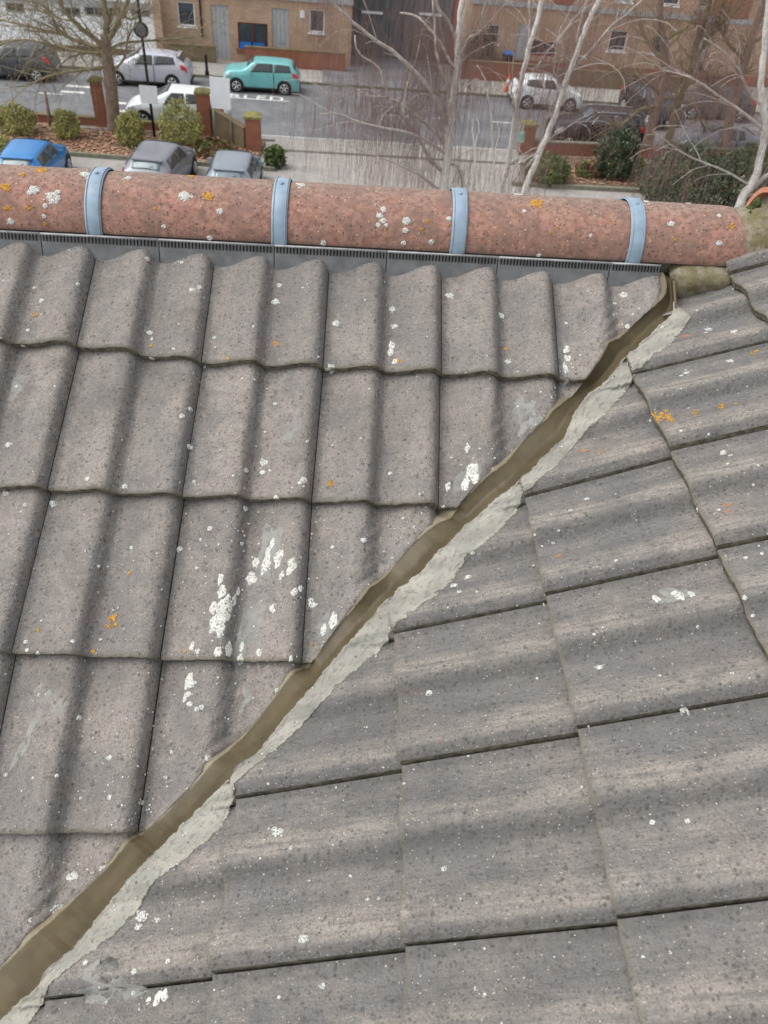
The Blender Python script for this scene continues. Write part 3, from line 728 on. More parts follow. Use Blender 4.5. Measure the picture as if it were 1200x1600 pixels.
# rear slope behind the ridge
mb = MB(); e0, e1 = redge(-1.0), redge(2.0); c0, c1 = e0+V((0, .2, -.01)), e1+V((0, .2, -.01)); dn = V((0, 1.9, -1.0))
q = [c0, c1, c1+dn, c0+dn]; mb.add(q+[p-V((0, 0, .06)) for p in q], [(3, 2, 1, 0), (4, 5, 6, 7), (0, 1, 5, 4), (2, 3, 7, 6)]); mb.uv = [(0, 0), (1, 0), (1, 1), (0, 1)]*2
HB(mb, 'rear_slope', M_TILE_A)

# ------------------------------------------------------------------ THE STREET
SA = .055; SO = V((0, 35.0, 0)); SU = V((math.cos(SA), math.sin(SA), 0)); SV = V((-math.sin(SA), math.cos(SA), 0))
def S(u, v, z=0): p = SO+SU*u+SV*v; return V((p.x, p.y, GZ+z))
def sheet(name, pts, mat, z0, z1=None, kind='structure'):
    mb = MB(); top = [V((p[0], p[1], GZ+z0)) for p in pts]; n = len(top)
    if z1 is None: mb.add(top, [tuple(range(n))])
    else:
        b = [V((p.x, p.y, GZ+z1)) for p in top]; mb.add(top+b, [tuple(range(n)), tuple(range(n, 2*n))[::-1]]+[(i, i+n, (i+1) % n+n, (i+1) % n)[::-1] for i in range(n)])
    o = mb.build(name, mat); b2 = bmesh.new(); b2.from_mesh(o.data); bmesh.ops.recalc_face_normals(b2, faces=b2.faces)
    if z1 is None and sum(f.normal.z for f in b2.faces) < 0: bmesh.ops.reverse_faces(b2, faces=b2.faces)
    b2.to_mesh(o.data); b2.free()
    if kind: o['kind'] = kind
    return o
sheet('ground', [(-400, -200), (400, -200), (400, 600), (-400, 600)], M_DRIVE, 0)
g = sheet('road', [S(-90, 0), S(90, 0), S(90, 9), S(-90, 9)], M_ASPH, .004)
sheet('pavement', [S(-90, 9.12), S(90, 9.12), S(90, 11.6), S(-90, 11.6)], M_PAVE, .12, .0)
sheet('kerb', [S(-90, 9), S(90, 9), S(90, 9.12), S(-90, 9.12)], M_KERB, .125, .0)
sheet('driveway', [S(-3.2, -12), S(9.2, -12), S(9.2, -.2), S(-3.2, -.2)], M_DRIVE, .008)
sheet('car_park', [(-40, 8), (40, 8), (40, 30.6), (-40, 30.6)], M_DRIVE, .004)
sheet('pavement', [S(-3.0, -1.75), S(8.5, -1.75), S(8.5, -.12), S(-3.0, -.12)], M_PAVE, .10, .0)
sheet('kerb', [S(-60, -.12), S(60, -.12), S(60, 0), S(-60, 0)], M_PKERB, .105, .0)
sheet('pavement', [S(-60, -.55), S(-3.0, -.55), S(-3.0, -.12), S(-60, -.12)], M_PAVE, .10, .0)
sheet('pavement', [S(8.5, -.55), S(60, -.55), S(60, -.12), S(8.5, -.12)], M_PAVE, .10, .0)
sheet('flower_bed', [(-40, 30.75), (-3.4, 30.75), S(-3.4, -.9), S(-40, -.9)], M_SOIL, .10, .0)
sheet('flower_bed', [(8.3, 31.2), (40, 33.2), S(40, -.6), S(9.0, -.6)], M_SOIL, .10, .0)
sheet('kerb', [(-40, 30.6), (-2.6, 30.6), (-2.6, 30.75), (-40, 30.75)], M_KERB, .16, .0)
sheet('kerb', [(7.3, 31.0), (40, 33.0), (40, 33.18), (7.3, 31.18)], M_KERB, .16, .0)
# painted markings
def mark(u0, u1, v0, v1):
    o = sheet('road_marking', [S(u0, v0), S(u1, v0), S(u1, v1), S(u0, v1)], M_LINE, .009); return o
for px0, px1, py in ((103, 148, 134), (95, 133, 143), (182, 198, 161), (182, 198, 173), (395, 470, 153.5)):
    if px0 == 395: continue
    a, b = G(px0, py), G(px1, py+1); ua, va = (a-SO).dot(SU), (a-SO).dot(SV); ub = (b-SO).dot(SU); mark(ua, ub, va-.16, va+.16)
for u in (2.2, 4.6, 7.6, 10.4, -14.5): mark(u, u+1.2, 4.4, 4.52)
for u in (-30, -24, -18, 12, 18, 24): mark(u, u+.12, 6.9, 8.9)
fc = bpy.data.curves.new('bay_lettering', 'FONT'); fc.body = 'DISABLED'; fc.size = 1.05; fc.extrude = 0; fc.offset = .025; fc.space_character = 1.25
fo = link(bpy.data.objects.new('bay_lettering', fc)); dg = bpy.context.evaluated_depsgraph_get()
me = bpy.data.meshes.new_from_object(fo.evaluated_get(dg)); bpy.data.objects.remove(fo)
fo = link(bpy.data.objects.new('road_lettering', me)); me.materials.clear(); me.materials.append(M_LINE)
wd = max(v.co.x for v in me.vertices); a = G(438, 158); fo.location = V((a.x, a.y, GZ+.010))-SU*wd*.97; fo.rotation_euler.z = SA; fo['kind'] = 'structure'
fo.scale = (1.0, .95, 1)
for u0 in (-3.2,): mark(-5.7, -2.6, 5.65, 5.75)
# leaf litter
lf = [MB(), MB()]
for k in range(7000):
    if k % 3: x = R_.uniform(-16, -3.5); y = R_.uniform(30.8, 34.0)
    else: x = R_.uniform(9, 22); y = R_.uniform(31.6, 35.2)+(x-9)*.05
    if mn.noise(V((x*.7, y*.9, 0)))+R_.uniform(-.3, .3) < -.12: continue
    c = V((x, y, GZ+.11+R_.uniform(0, .05))); a = R_.random()*6.3; r = R_.uniform(.05, .11); tl = R_.uniform(-.03, .03)
    d1, d2 = V((math.cos(a), math.sin(a), tl*6))*r, V((-math.sin(a), math.cos(a), tl*5))*r*.75
    lf[k % 2].add([c-d1, c-d2*.8, c+d1, c+d2], [(0, 1, 2, 3)])
M_LEAF = [simple('fallen_leaf_brown', (.33, .18, .115), .8, var=.3, scale=9), simple('fallen_leaf_pale', (.46, .27, .17), .8, var=.3, scale=9)]
lo = lf[0].build('fallen_leaves', M_LEAF[0]); lo['kind'] = 'stuff'; lo['label'] = 'brown fallen leaves littering the planted beds'
lo = lf[1].build('fallen_leaves', M_LEAF[1]); lo['kind'] = 'stuff'; lo['label'] = 'paler fallen leaves littering the planted beds'

# ------------------------------------------------------------------ buildings
def facade(W, Hh, ops, name, mat, parent, D=6.0, rev=.18, y0=0, z0=0, x0=0):
    """front wall with real openings; parent-local coords: x along front, y into building"""
    xs = sorted({0, W} | {o[0] for o in ops} | {o[1] for o in ops}); zs = sorted({0, Hh} | {o[2] for o in ops} | {o[3] for o in ops})
    mb = MB()
    inside = lambda x, z: any(o[0] < x < o[1] and o[2] < z < o[3] for o in ops)
    for a, b in zip(xs, xs[1:]):
        for c, d in zip(zs, zs[1:]):
            if b-a < 1e-6 or d-c < 1e-6 or inside((a+b)/2, (c+d)/2): continue
            mb.add([(x0+a, y0, z0+c), (x0+b, y0, z0+c), (x0+b, y0, z0+d), (x0+a, y0, z0+d)], [(0, 1, 2, 3)])
    for o in ops:
        a, b, c, d = o[:4]
        q = [(a, c), (b, c), (b, d), (a, d)]
        for k in range(4):
            p, r = q[k], q[(k+1) % 4]
            mb.add([(x0+p[0], y0, z0+p[1]), (x0+p[0], y0+rev, z0+p[1]), (x0+r[0], y0+rev, z0+r[1]), (x0+r[0], y0, z0+r[1])], [(0, 1, 2, 3)])
    # sides, back, top
    for f in ([(0, 0, 0), (0, D, 0), (0, D, Hh), (0, 0, Hh)], [(W, 0, 0), (W, 0, Hh), (W, D, Hh), (W, D, 0)], [(0, D, 0), (W, D, 0), (W, D, Hh), (0, D, Hh)], [(0, 0, Hh), (W, 0, Hh), (W, D, Hh), (0, D, Hh)]):
        mb.add([(x0+p[0], y0+p[1], z0+p[2]) for p in f], [(0, 1, 2, 3)])
    return mb.build(name, mat, parent)
def lbox(name, mat, parent, x0, x1, y0, y1, z0, z1, label=None):
    mb = MB(); mb.box(((x0+x1)/2, (y0+y1)/2, (z0+z1)/2), (x1-x0, y1-y0, z1-z0)); o = mb.build(name, mat, parent)
    if label: o['label'] = label
    return o
def window(parent, o, rev=.18, x0=0, bars=1, sill=True, frame=None, y0=0):
    a, b, c, d = o[:4]; a += x0; b += x0; y = y0+rev-.06
    fr = MB(); t = .07
    for q in ((a+.004, a+t, c+.004, d-.004), (b-t, b-.004, c+.004, d-.004), (a+t, b-t, c+.004, c+t), (a+t, b-t, d-t, d-.004)):
        fr.box(((q[0]+q[1])/2, y, (q[2]+q[3])/2), (q[1]-q[0], .08, q[3]-q[2]))
    for k in range(bars-1):
        xm = a+(b-a)*(k+1)/bars; fr.box((xm, y, (c+d)/2), (.05, .07, d-c-2*t-.01))
    f = fr.build('window', frame or M_UPVC, parent)
    lbox('pane', M_PANE, f, a+t-.01, b-t+.01, y+.01, y+.03, c+t-.01, d-t+.01)
    if sill: lbox('sill', M_UPVC, f, a-.08, b+.08, y0-.06, y0+rev-.102, c-.09, c-.004)
def pxbox(px0, px1, py0, py1, root, vplane):     # pixel rectangle -> facade-local rectangle
    O = SO+SV*vplane
    a = hit_plane(px0, py1, O, SV); b = hit_plane(px1, py1, O, SV); c = hit_plane((px0+px1)/2, py0, O, SV); m = hit_plane((px0+px1)/2, py1, O, SV)
    return [(a-root.location).dot(SU), (b-root.location).dot(SU), max(.02, m.z-GZ), c.z-GZ]
# house 1: buff brick terrace, left of the gate
VA = 12.9
def root_at(name, px, vpl, label, cat):
    P = hit_plane(px, 90, SO+SV*vpl, SV); q = SO+SU*((P-SO).dot(SU))+SV*vpl
    return empty(name, (q.x, q.y, GZ), label, cat, rz=SA)
h1 = root_at('terraced_house', 250, VA, 'buff brick terrace with pale grey doors and a dark red window, behind the mint car', 'house')
W1 = pxbox(250, 548, 20, 80, h1, VA)[1]
ops = {}
ops['w1'] = pxbox(279, 306, 3, 41, h1, VA); ops['d1'] = pxbox(335, 361, 8, 101, h1, VA); ops['w2'] = pxbox(373, 419, 36, 77, h1, VA); ops['d2'] = pxbox(426, 452, 13, 88, h1, VA); ops['w3'] = pxbox(483, 507, 15, 51, h1, VA)
ops['d1'][2] = .02; ops['d2'][2] = .02
up = [[2, 3, 3.9, 5], [5.5, 6.5, 3.9, 5], [8.4, 9.4, 3.9, 5]]
facade(W1, 6.0, list(ops.values())+up, 'wall', M_BUFF, h1)
lbox('string_course', M_LEDGE, h1, -.1, W1+.05, -.12, -.004, 3.12, 3.34)
for w in ('w1', 'w3'): window(h1, ops[w], bars=1)
for w in up: window(h1, w, bars=2)
window(h1, ops['w2'], bars=2, sill=False, frame=M_DKRED)
fr = MB(); o = ops['w2']; lbox('brick_sill', M_REDW, h1, o[0]-.12, o[1]+.12, -.07, -.004, o[2]-.22, o[2]-.01)
for k, c in ((.25, M_BLUE), (.7, M_BLUE)):
    lbox('blue_crate_behind_glass', c, h1, o[0]+(o[1]-o[0])*(k-.2), o[0]+(o[1]-o[0])*(k+.18), -.05, .06, o[2]+.01, o[2]+.32)
for d in ('d1', 'd2'):
    o = ops[d]; dd = lbox('door', M_GDOOR, h1, o[0]+.005, o[1]-.005, .09, .14, o[2], o[3]-.005)
    for k in range(1, 4): lbox('plank_joint', M_GATE, dd, o[0]+(o[1]-o[0])*k/4-.006, o[0]+(o[1]-o[0])*k/4+.006, .082, .089, o[2]+.05, o[3]-.06)
    lbox('letter_slot', M_STEEL, dd, (o[0]+o[1])/2-.13, (o[0]+o[1])/2+.13, .07, .088, 1.02, 1.08)
lbox('drain_pipe', M_BLACK, h1, ops['w1'][1]+.28, ops['w1'][1]+.36, -.09, -.005, 1.1, 3.1); lbox('alarm_box', M_UPVC, h1, ops['w3'][0]-.5, ops['w3'][0]-.25, -.08, -.005, 2.35, 2.7)
def roofing(root, W, z, D, name='roof', mat=None, h=2.4):
    mb = MB(); mb.add([(-.3, -.35, z), (W+.3, -.35, z), (W+.3, D+.35, z), (-.3, D+.35, z), (-.3, D/2, z+h), (W+.3, D/2, z+h)], [(0, 1, 5, 4), (3, 4, 5, 2), (0, 4, 3), (1, 2, 5), (0, 3, 2, 1)])
    return mb.build(name, mat or M_ROOF, root)
roofing(h1, W1, 6.01, 6)
# house 2: right terrace
VC = 15.4
h2 = root_at('terraced_house', 728, VC, 'buff brick terrace with red brick bays, seen through the birches behind the white car', 'house')
W2 = pxbox(728, 1210, 20, 60, h2, VC)[1]+8
o2 = [pxbox(759, 778, 38, 68, h2, VC), pxbox(948, 976, 47, 80, h2, VC), pxbox(1014, 1042, 55, 84, h2, VC)]
dr2 = [pxbox(800, 824, 36, 104, h2, VC), pxbox(1072, 1092, 62, 118, h2, VC)]
for d in dr2: d[2] = .02
g2 = [pxbox(828, 868, 64, 88, h2, VC)]
u2 = [pxbox(1034, 1061, -24, 8, h2, VC), pxbox(966, 988, -32, 3, h2, VC), pxbox(1092, 1106, -16, 12, h2, VC), [3, 4, 4.4, 5.3]]
facade(W2, 6.3, o2+dr2+g2+u2, 'wall', M_BUFF, h2, D=7)
for o in o2+u2: window(h2, o)
for o in g2: window(h2, o, bars=3, sill=False, frame=M_DKRED)
for o in dr2: lbox('door', M_GDOOR, h2, o[0]+.005, o[1]-.005, .09, .14, o[2], o[3]-.005)
lbox('string_course', M_LEDGE, h2, -.1, W2, -.12, -.004, 3.25, 3.5)
for a, b in ((862, 892), (1112, 1170)):
    q = pxbox(a, b, 2, 20, h2, VC); lbox('red_brick_bay', M_REDW, h2, q[0], q[1], -.10, -.004, 3.55, 6.2)
lbox('red_plinth', M_RED, h2, 0, W2, -.08, -.004, .02, .55)
roofing(h2, W2, 6.31, 7)
# gate between
gt = root_at('garage_gate', 543, 15.6, 'tall dark grey double gate between the two brick terraces', 'gate')
q0 = pxbox(543, 620, -40, 93, gt, 15.6); q1 = pxbox(626, 700, -40, 93, gt, 15.6)
for q in (q0, q1):
    n = 5
    for k in range(n):
        a = lerp(q[0], q[1], k/n); b = lerp(q[0], q[1], (k+1)/n); lbox('board', M_GATE, gt, a+.012, b-.012, 0, .06, .05, 4.4)
    lbox('rail', M_GATE, gt, q[0], q[1], .065, .12, .9, 1.1); lbox('rail', M_GATE, gt, q[0], q[1], .065, .12, 3.6, 3.8)
for a, b, y in ((565, 598, 20), (655, 690, 23)):
    q = pxbox(a, b, y-2, y+2, gt, 15.5); lbox('pale_bar', M_SIGN, gt, q[0], q[1], -.05, -.004, q[2], q[3])
lbox('lintel', M_GATE, gt, q0[0]-.2, q1[1]+.2, -.02, .3, 4.42, 6.0)
for x in (q0[0]-.35, q1[1]+.02): lbox('post', M_RED, gt, x, x+.3, -.1, .4, 0, 4.4)
lbox('backing', M_GATE, gt, q0[0], q1[1], .14, .2, .02, 4.4)
for k, px in enumerate((615, 628)):
    P = G(px, 88.5); o = sheet('yellow_paint_mark', [(P.x-.22, P.y-.1), (P.x+.22, P.y-.1), (P.x+.22, P.y+.12), (P.x-.22, P.y+.12)], M_YEL, .13 if False else .01)
sheet('gate_apron', [S(-.9, 9.05), S(6.2, 9.05), S(6.2, 15.5), S(-.9, 15.5)], M_ASPH, .126, .0)
# white building, left
hw = root_at('rendered_building', -180, 12.6, 'long white rendered building with a band of dark windows, behind the left tree', 'building')
WW = pxbox(-180, 246, 20, 80, hw, 12.6)[1]
wb = [pxbox(97+k*36, 97+k*36+30, 11, 26, hw, 12.6) for k in range(4)]+[pxbox(-150+k*40, -150+k*40+30, 4, 20, hw, 12.6) for k in range(5)]
facade(WW, 5.4, wb, 'wall', M_WHITE, hw, D=8)
for o in wb: window(hw, o, bars=2, sill=False, frame=M_STEEL)
lbox('eaves_board', M_LEDGE, hw, -.2, WW+.2, -.18, -.004, wb[0][3]+.12, wb[0][3]+.42)
lbox('plinth', M_OLIVE, hw, -.05, WW+.05, -.10, -.004, .02, .28)
mb = MB(); mb.box((WW/2, 4, 5.5), (WW+.6, 8.6, .18)); mb.build('roof', M_ROOF, hw)
lbox('brick_end_pier', M_BUFF, hw, WW+.02, WW+.45, -.25, .3, 0, 3.1)
# front garden walls
def gwall(name, a, b, vpl, h, mat, label, th=.23, cope=None):
    e = empty(name, S((G(a, 100)-SO).dot(SU) if False else a, vpl), label, 'wall', rz=SA)
    L = b-a; lbox('brickwork', mat, e, 0, L, 0, th, .0, h)
    lbox('coping', cope or M_OLIVE, e, -.03, L+.03, -.03, th+.03, h+.003, h+.07)
    return e
ux = lambda px, py: (G(px, py)-SO).dot(SU)
gwall('garden_wall', ux(380, 120), ux(540, 128), 11.75, .95, M_REDW, 'low red brick garden wall right behind the mint car')
gwall('garden_wall', ux(722, 128), ux(860, 135), 12.4, .9, M_REDW, 'low orange brick garden wall behind the traffic cone')
gwall('garden_wall', ux(868, 137), ux(1060, 147), 12.4, .8, M_OLIVE, 'low mossy brick garden wall under the far terrace windows')
gwall('garden_wall', ux(248, 110), ux(332, 115), 11.9, .8, M_OLIVE, 'low mossy garden wall behind the black bollard')
def bin_(px, py, label, s=1, mat=None):
    P = G(px, py); e = empty('wheelie_bin', P, label, 'bin', rz=R_.uniform(-.3, .3))
    mb = MB(); mb.box((0, 0, .5*s), (.5*s, .55*s, .9*s), taper=1.15); mb.build('bin_body', mat or M_BLACK, e)
    mb = MB(); mb.box((0, 0, 1.0*s), (.6*s, .66*s, .08)); mb.box((0, .30*s, 1.0*s), (.4*s, .06, .1)); mb.build('lid', M_BLUE, e)
    mb = MB(); mb.disc((-.22*s, .28*s, .1), (1, 0, 0), .1, 12, th=.05); mb.disc((.22*s, .28*s, .1), (1, 0, 0), .1, 12, th=.05); mb.build('wheels', M_TYRE, e)
bin_(789, 112, 'blue lidded bin behind the low wall right of the dark bush'); bin_(1068, 122, 'blue lidded bin before the far terrace on the right', 1)
P = G(791, 147); e = empty('traffic_cone', P, 'tall orange traffic cone on the kerb left of the white car', 'cone')
mb = MB(); mb.box((0, 0, .03), (.42, .42, .05)); mb.build('base', M_CONE, e)
mb = MB(); mb.tube([(0, 0, .06), (0, 0, .5), (0, 0, 1.0)], [.17, .11, .04], 16); mb.build('cone', M_CONE, e, True)
mb = MB(); mb.tube([(0, 0, .55), (0, 0, .75)], [.108, .083], 16); mb.build('white_band', M_UPVC, e, True)
P = G(698, 96); e = empty('marker_post', P, 'white marker post with orange base beside the grey gate', 'post')
mb = MB(); mb.tube([(0, 0, 0), (0, 0, .5)], .07, 10); mb.build('post_base', M_CONE, e); mb = MB(); mb.tube([(0, 0, .5), (0, 0, 1.2)], .07, 10); mb.build('post_top', M_UPVC, e)
P = G(324, 121); e = empty('bollard', P, 'black cast bollard on the far pavement behind the sign boards', 'bollard')
mb = MB(); mb.tube([(0, 0, .12), (0, 0, .3), (0, 0, .34), (0, 0, .95), (0, 0, 1.0), (0, 0, 1.1)], [.11, .11, .075, .065, .10, .05], 12); mb.build('shaft', M_BLACK, e, True)

# ------------------------------------------------------------------ near brick wall with piers
def pier(px, pybot, h, label, w=.5, lean=0):
    P = G(px, pybot); e = empty('brick_pier', P, label, 'pier', rz=SA)
    lbox('brickwork', M_REDW, e, -w/2, w/2, -w/2, w/2, 0, h)
    mb = MB(); mb.box((0, 0, h+.05), (w+.12, w+.12, .09)); mb.box((0, 0, h+.15), (w+.02, w+.02, .1), taper=.35); mb.build('cap', M_COPE, e); return P
pA_ = pier(322, 213, 1.75, 'tall orange brick pier with mossy cap beside the white sign boards', .55)
pB_ = pier(397, 236, 1.35, 'lower brick pier at the end of the sloping wall by the driveway', .62)
pL_ = pier(161, 200, 1.85, 'slim brick pier with mossy cap close against the left tree', .42)
pR_ = pier(818, 243, 1.3, 'brick pier at the right side of the driveway behind the birches', .6)
def wall2(P, Q, h0, h1, label, th=.23, mat=None, cope=None):
    P, Q = V(P), V(Q); P.z = Q.z = GZ; d = (Q-P); L = d.length; rz = math.atan2(d.y, d.x); e = empty('brick_wall', P, label, 'wall', rz=rz)
    for nm, m2, z0a, z1a, z0b, z1b, t in (('brickwork', mat or M_REDW, 0, h0, 0, h1, th), ('coping', cope or M_COPE, h0+.003, h0+.06, h1+.003, h1+.06, th+.06)):
        mb = MB(); mb.add([(0, -t/2, z0a), (L, -t/2, z0b), (L, t/2, z0b), (0, t/2, z0a), (0, -t/2, z1a), (L, -t/2, z1b), (L, t/2, z1b), (0, t/2, z1a)],
            [(3, 2, 1, 0), (4, 5, 6, 7), (0, 1, 5, 4), (1, 2, 6, 5), (2, 3, 7, 6), (3, 0, 4, 7)]); mb.build(nm, m2, e)
wall2(pA_+V((.29, 0, 0)), pB_+V((-.33, .05, 0)), 1.2, .85, 'mossy brick wall sloping down from the tall pier to the lower pier', mat=M_OLIVE, cope=M_OLIVE)
wall2(V((-30, 33.3, 0)), pL_+V((-.22, 0, 0)), .38, .38, 'low brick wall behind the yellow green bushes, left of the slim pier', cope=M_OLIVE)
wall2(pL_+V((.22, 0, 0)), pA_+V((-.29, 0, 0)), .38, .38, 'low brick wall between the slim pier and the tall pier')
wall2(pR_+V((.3, 0, 0)), V((30, 37.6, 0)), .62, .62, 'low red brick wall along the right bed before the parked black car', mat=M_RED, cope=M_KERB)

# ------------------------------------------------------------------ signs
P = G(242, 217); e = empty('sign_post', P, 'black post carrying a round disc and a pale rectangular plate among the bushes', 'sign')
mb = MB(); mb.tube([(0, 0, 0), (0, 0, 5.6)], .055, 10); mb.build('post', M_BLACK, e, True)
zt = AY(222, 46, P.y, 0).z-GZ; mb = MB(); mb.disc((0, -.08, zt), (0, 1, 0), .29, 28, th=.04); mb.build('round_disc', M_BLACK, e)
mb = MB(); mb.disc((0, -.105, zt), (0, 1, 0), .215, 28, th=.006); mb.build('disc_face', simple('dull_grey_sign_face', (.13, .14, .16), .6), e)
z0, z1 = AY(236, 161, P.y, 0).z-GZ, AY(234, 133, P.y, 0).z-GZ; lbox('sign_plate', M_SIGN, e, -.36, .36, -.12, -.09, z0, z1)
Pa, Pb = G(337, 226), G(363, 229); e = empty('sign_board', Pa, 'large blank pale board on two grey posts beside the brick pier', 'sign'); e.rotation_euler.z = math.atan2(Pb.y-Pa.y, Pb.x-Pa.x); L = (Pb-Pa).length
zt = AY(332, 119, Pa.y, 0).z-GZ; zb = AY(334, 158, Pa.y, 0).z-GZ
for x in (0, L): mb = MB(); mb.tube([(x, 0, 0), (x, 0, zt-.02)], .04, 8); mb.build('post', M_STEEL, e, True)
lbox('board', M_SIGN, e, -.04, L+.06, -.075, -.045, zb-.25, zt)
P = G(806, 262); e = empty('small_sign', P, 'small green sign plate on a thin post before the right brick pier', 'sign'); mb = MB(); mb.tube([(0, 0, 0), (0, 0, 1.9)], .03, 8); mb.build('post', M_STEEL, e)
zz = AY(806, 213, P.y, 0).z-GZ; lbox('plate', simple('mint_sign', (.32, .55, .46), .5), e, -.12, .12, -.06, -.03, zz-.22, zz+.22)
P = G(80, 201); e = empty('stake', P, 'dark leaning stake standing in the left bed', 'stake'); T = AY(70, 142, P.y, 0)-P; mb = MB(); mb.tube([(0, 0, 0), T*.5, T], [.09, .07, .05], 8); mb.build('shaft', M_BARKR, e, True)

# ------------------------------------------------------------------ cars
def car(name, px, py, L, W, Hh, kind, colr, label, face, front=None, cat='car', rz_extra=0, rearglass=None, base=None):
    """prof: list of (x 0..1 from nose, belt z, top z, halfwidth ratio top)"""
    K = {
     'hatch': [(0, .42, .46, .87, .88), (.03, .50, .55, .93, .86), (.10, .57, .63, .95, .84), (.22, .64, .72, 1, .84), (.27, .66, .76, 1, .82), (.44, .68, 1.0, 1, .74), (.55, .69, 1, 1, .73), (.75, .71, .985, 1, .71), (.86, .73, .95, .99, .68), (.93, .73, .80, .97, .72), (.985, .66, .70, .92, .78), (1, .50, .54, .88, .80)],
     'mini': [(0, .42, .52, .90, .88), (.03, .57, .64, .95, .86), (.10, .62, .70, .97, .84), (.26, .66, .74, 1, .84), (.31, .67, .80, 1, .84), (.39, .68, .985, 1, .80), (.55, .69, 1, 1, .80), (.80, .70, .98, 1, .79), (.90, .70, .95, .99, .77), (.955, .69, .74, .97, .80), (.99, .60, .64, .93, .82), (1, .48, .5, .9, .82)],
     'suv': [(0, .45, .52, .90, .88), (.03, .57, .64, .95, .86), (.12, .62, .69, .97, .84), (.26, .66, .74, 1, .82), (.31, .67, .80, 1, .80), (.41, .68, .99, 1, .76), (.60, .69, 1, 1, .76), (.84, .70, .98, 1, .74), (.93, .70, .93, .98, .72), (.97, .68, .74, .96, .78), (1, .5, .54, .9, .8)],
     'saloon': [(0, .42, .46, .87, .88), (.03, .53, .60, .87, .82), (.12, .60, .69, .96, .82), (.27, .65, .76, 1, .82), (.32, .66, .82, 1, .80), (.44, .67, 1, 1, .72), (.60, .67, .995, 1, .72), (.70, .68, .96, 1, .72), (.81, .68, .78, .99, .78), (.93, .67, .75, .96, .80), (.985, .62, .68, .92, .8), (1, .5, .54, .88, .8)],
    }[kind]
    paintm = colr
    n = 40; st = []
    for k in range(n+1):
        t = k/n; t = .5-.5*math.cos(math.pi*t) if k in (0, n) else t
        for a, b in zip(K, K[1:]):
            if t <= b[0]+1e-9:
                q = (t-a[0])/(b[0]-a[0]); st.append([t]+[lerp(a[z], b[z], q) for z in range(1, 5)]); break
    for _ in range(1):
        st = [st[0]]+[[st[k][0]]+[(st[k-1][z]+2*st[k][z]+st[k+1][z])/4 for z in range(1, 5)] for k in range(1, n)]+[st[-1]]
    cg = .14
    def section(s):
        t, bz, tz, wr, tr = s; w = W/2*wr; b = bz*Hh; T = tz*Hh
        pts = [(w*.90, cg+.02), (w*.97, cg+.10), (w*1.0, b*.55), (w*1.0, b*.80), (w*.965, b), (lerp(w*.965, w*tr, .5), lerp(b, T, .52)), (w*tr, T-.055*(1 if T-b > .2 else .5)), (w*tr*.86, T-.008), (w*tr*.45, T+.012), (0, T+.016)]
        return pts
    M = 10; secs = [section(s) for s in st]
    root = base or empty(name, (0, 0, 0), label, cat)
    mb = MB()
    for k, s in enumerate(secs):
        x = (st[k][0]-.5)*L
        for y, z in s: mb.v.append((x, -y, z))
        for y, z in reversed(s[:-1]): mb.v.append((x, y, z))
    m2 = 2*M-1
    for k in range(n):
        for c in range(m2-1): mb.f.append((k*m2+c, k*m2+c+1, (k+1)*m2+c+1, (k+1)*m2+c)); mb.mi.append(0)
        mb.f.append((k*m2+m2-1, k*m2, (k+1)*m2, (k+1)*m2+m2-1)); mb.mi.append(1)
    for k in (0, n): mb.f.append(tuple(k*m2+c for c in range(m2))); mb.mi.append(0)
    def fix(o):
        b2 = bmesh.new(); b2.from_mesh(o.data); bmesh.ops.recalc_face_normals(b2, faces=b2.faces); b2.to_mesh(o.data); b2.free(); return o
    body = fix(mb.build('body', [paintm, M_BLACK], root, True))
    def srf(t, c, off):      # point on the skin; c in section index units, side = -1 right(-y)/+1
        k = min(n-1.001, max(0, t*n)); 
        for i in range(n):
            if st[i+1][0] >= t: k = i; break
        q = (t-st[k][0])/max(1e-6, st[k+1][0]-st[k][0]); ci = min(M-2, int(c)); f = c-ci
        A = [lerp(secs[k][ci][z], secs[k][ci+1][z], f) for z in (0, 1)]; B = [lerp(secs[k+1][ci][z], secs[k+1][ci+1][z], f) for z in (0, 1)]
        y, z = lerp(A[0], B[0], q), lerp(A[1], B[1], q)
        return [(t-.5)*L, y, z]
    def patch(nm, mat, corners, side, off=.012, par=None, nn=6):
        """corners (t,c) x4; side -1, 1 or 0 for across"""
        p = MB(); g = []
        for a in range(nn+1):
            for b in range(nn+1):
                u, v = a/nn, b/nn
                t = lerp(lerp(corners[0][0], corners[1][0], u), lerp(corners[3][0], corners[2][0], u), v); c = lerp(lerp(corners[0][1], corners[1][1], u), lerp(corners[3][1], corners[2][1], u), v)
                q = srf(t, abs(c) if side else c, 0)
                g.append(V((q[0], q[1]*side, q[2])))
        for a in range(nn):
            for b in range(nn): p.f.append((a*(nn+1)+b, a*(nn+1)+b+1, (a+1)*(nn+1)+b+1, (a+1)*(nn+1)+b)); p.mi.append(0)
        ctr = V((0, 0, Hh*.45)); vv = []
        for a in range(nn+1):
            for b in range(nn+1):
                i = a*(nn+1)+b; da = g[min(a+1, nn)*(nn+1)+b]-g[max(a-1, 0)*(nn+1)+b]; db = g[a*(nn+1)+min(b+1, nn)]-g[a*(nn+1)+max(b-1, 0)]
                N = da.cross(db).normalized() if da.cross(db).length > 1e-9 else V((0, 0, 1))
                if N.dot(g[i]-ctr) < 0: N = -N
                vv.append(g[i]+N*off)
        p.v = [tuple(q) for q in vv]; o = p.build(nm, mat, par or root, True); return solid(o, .02)
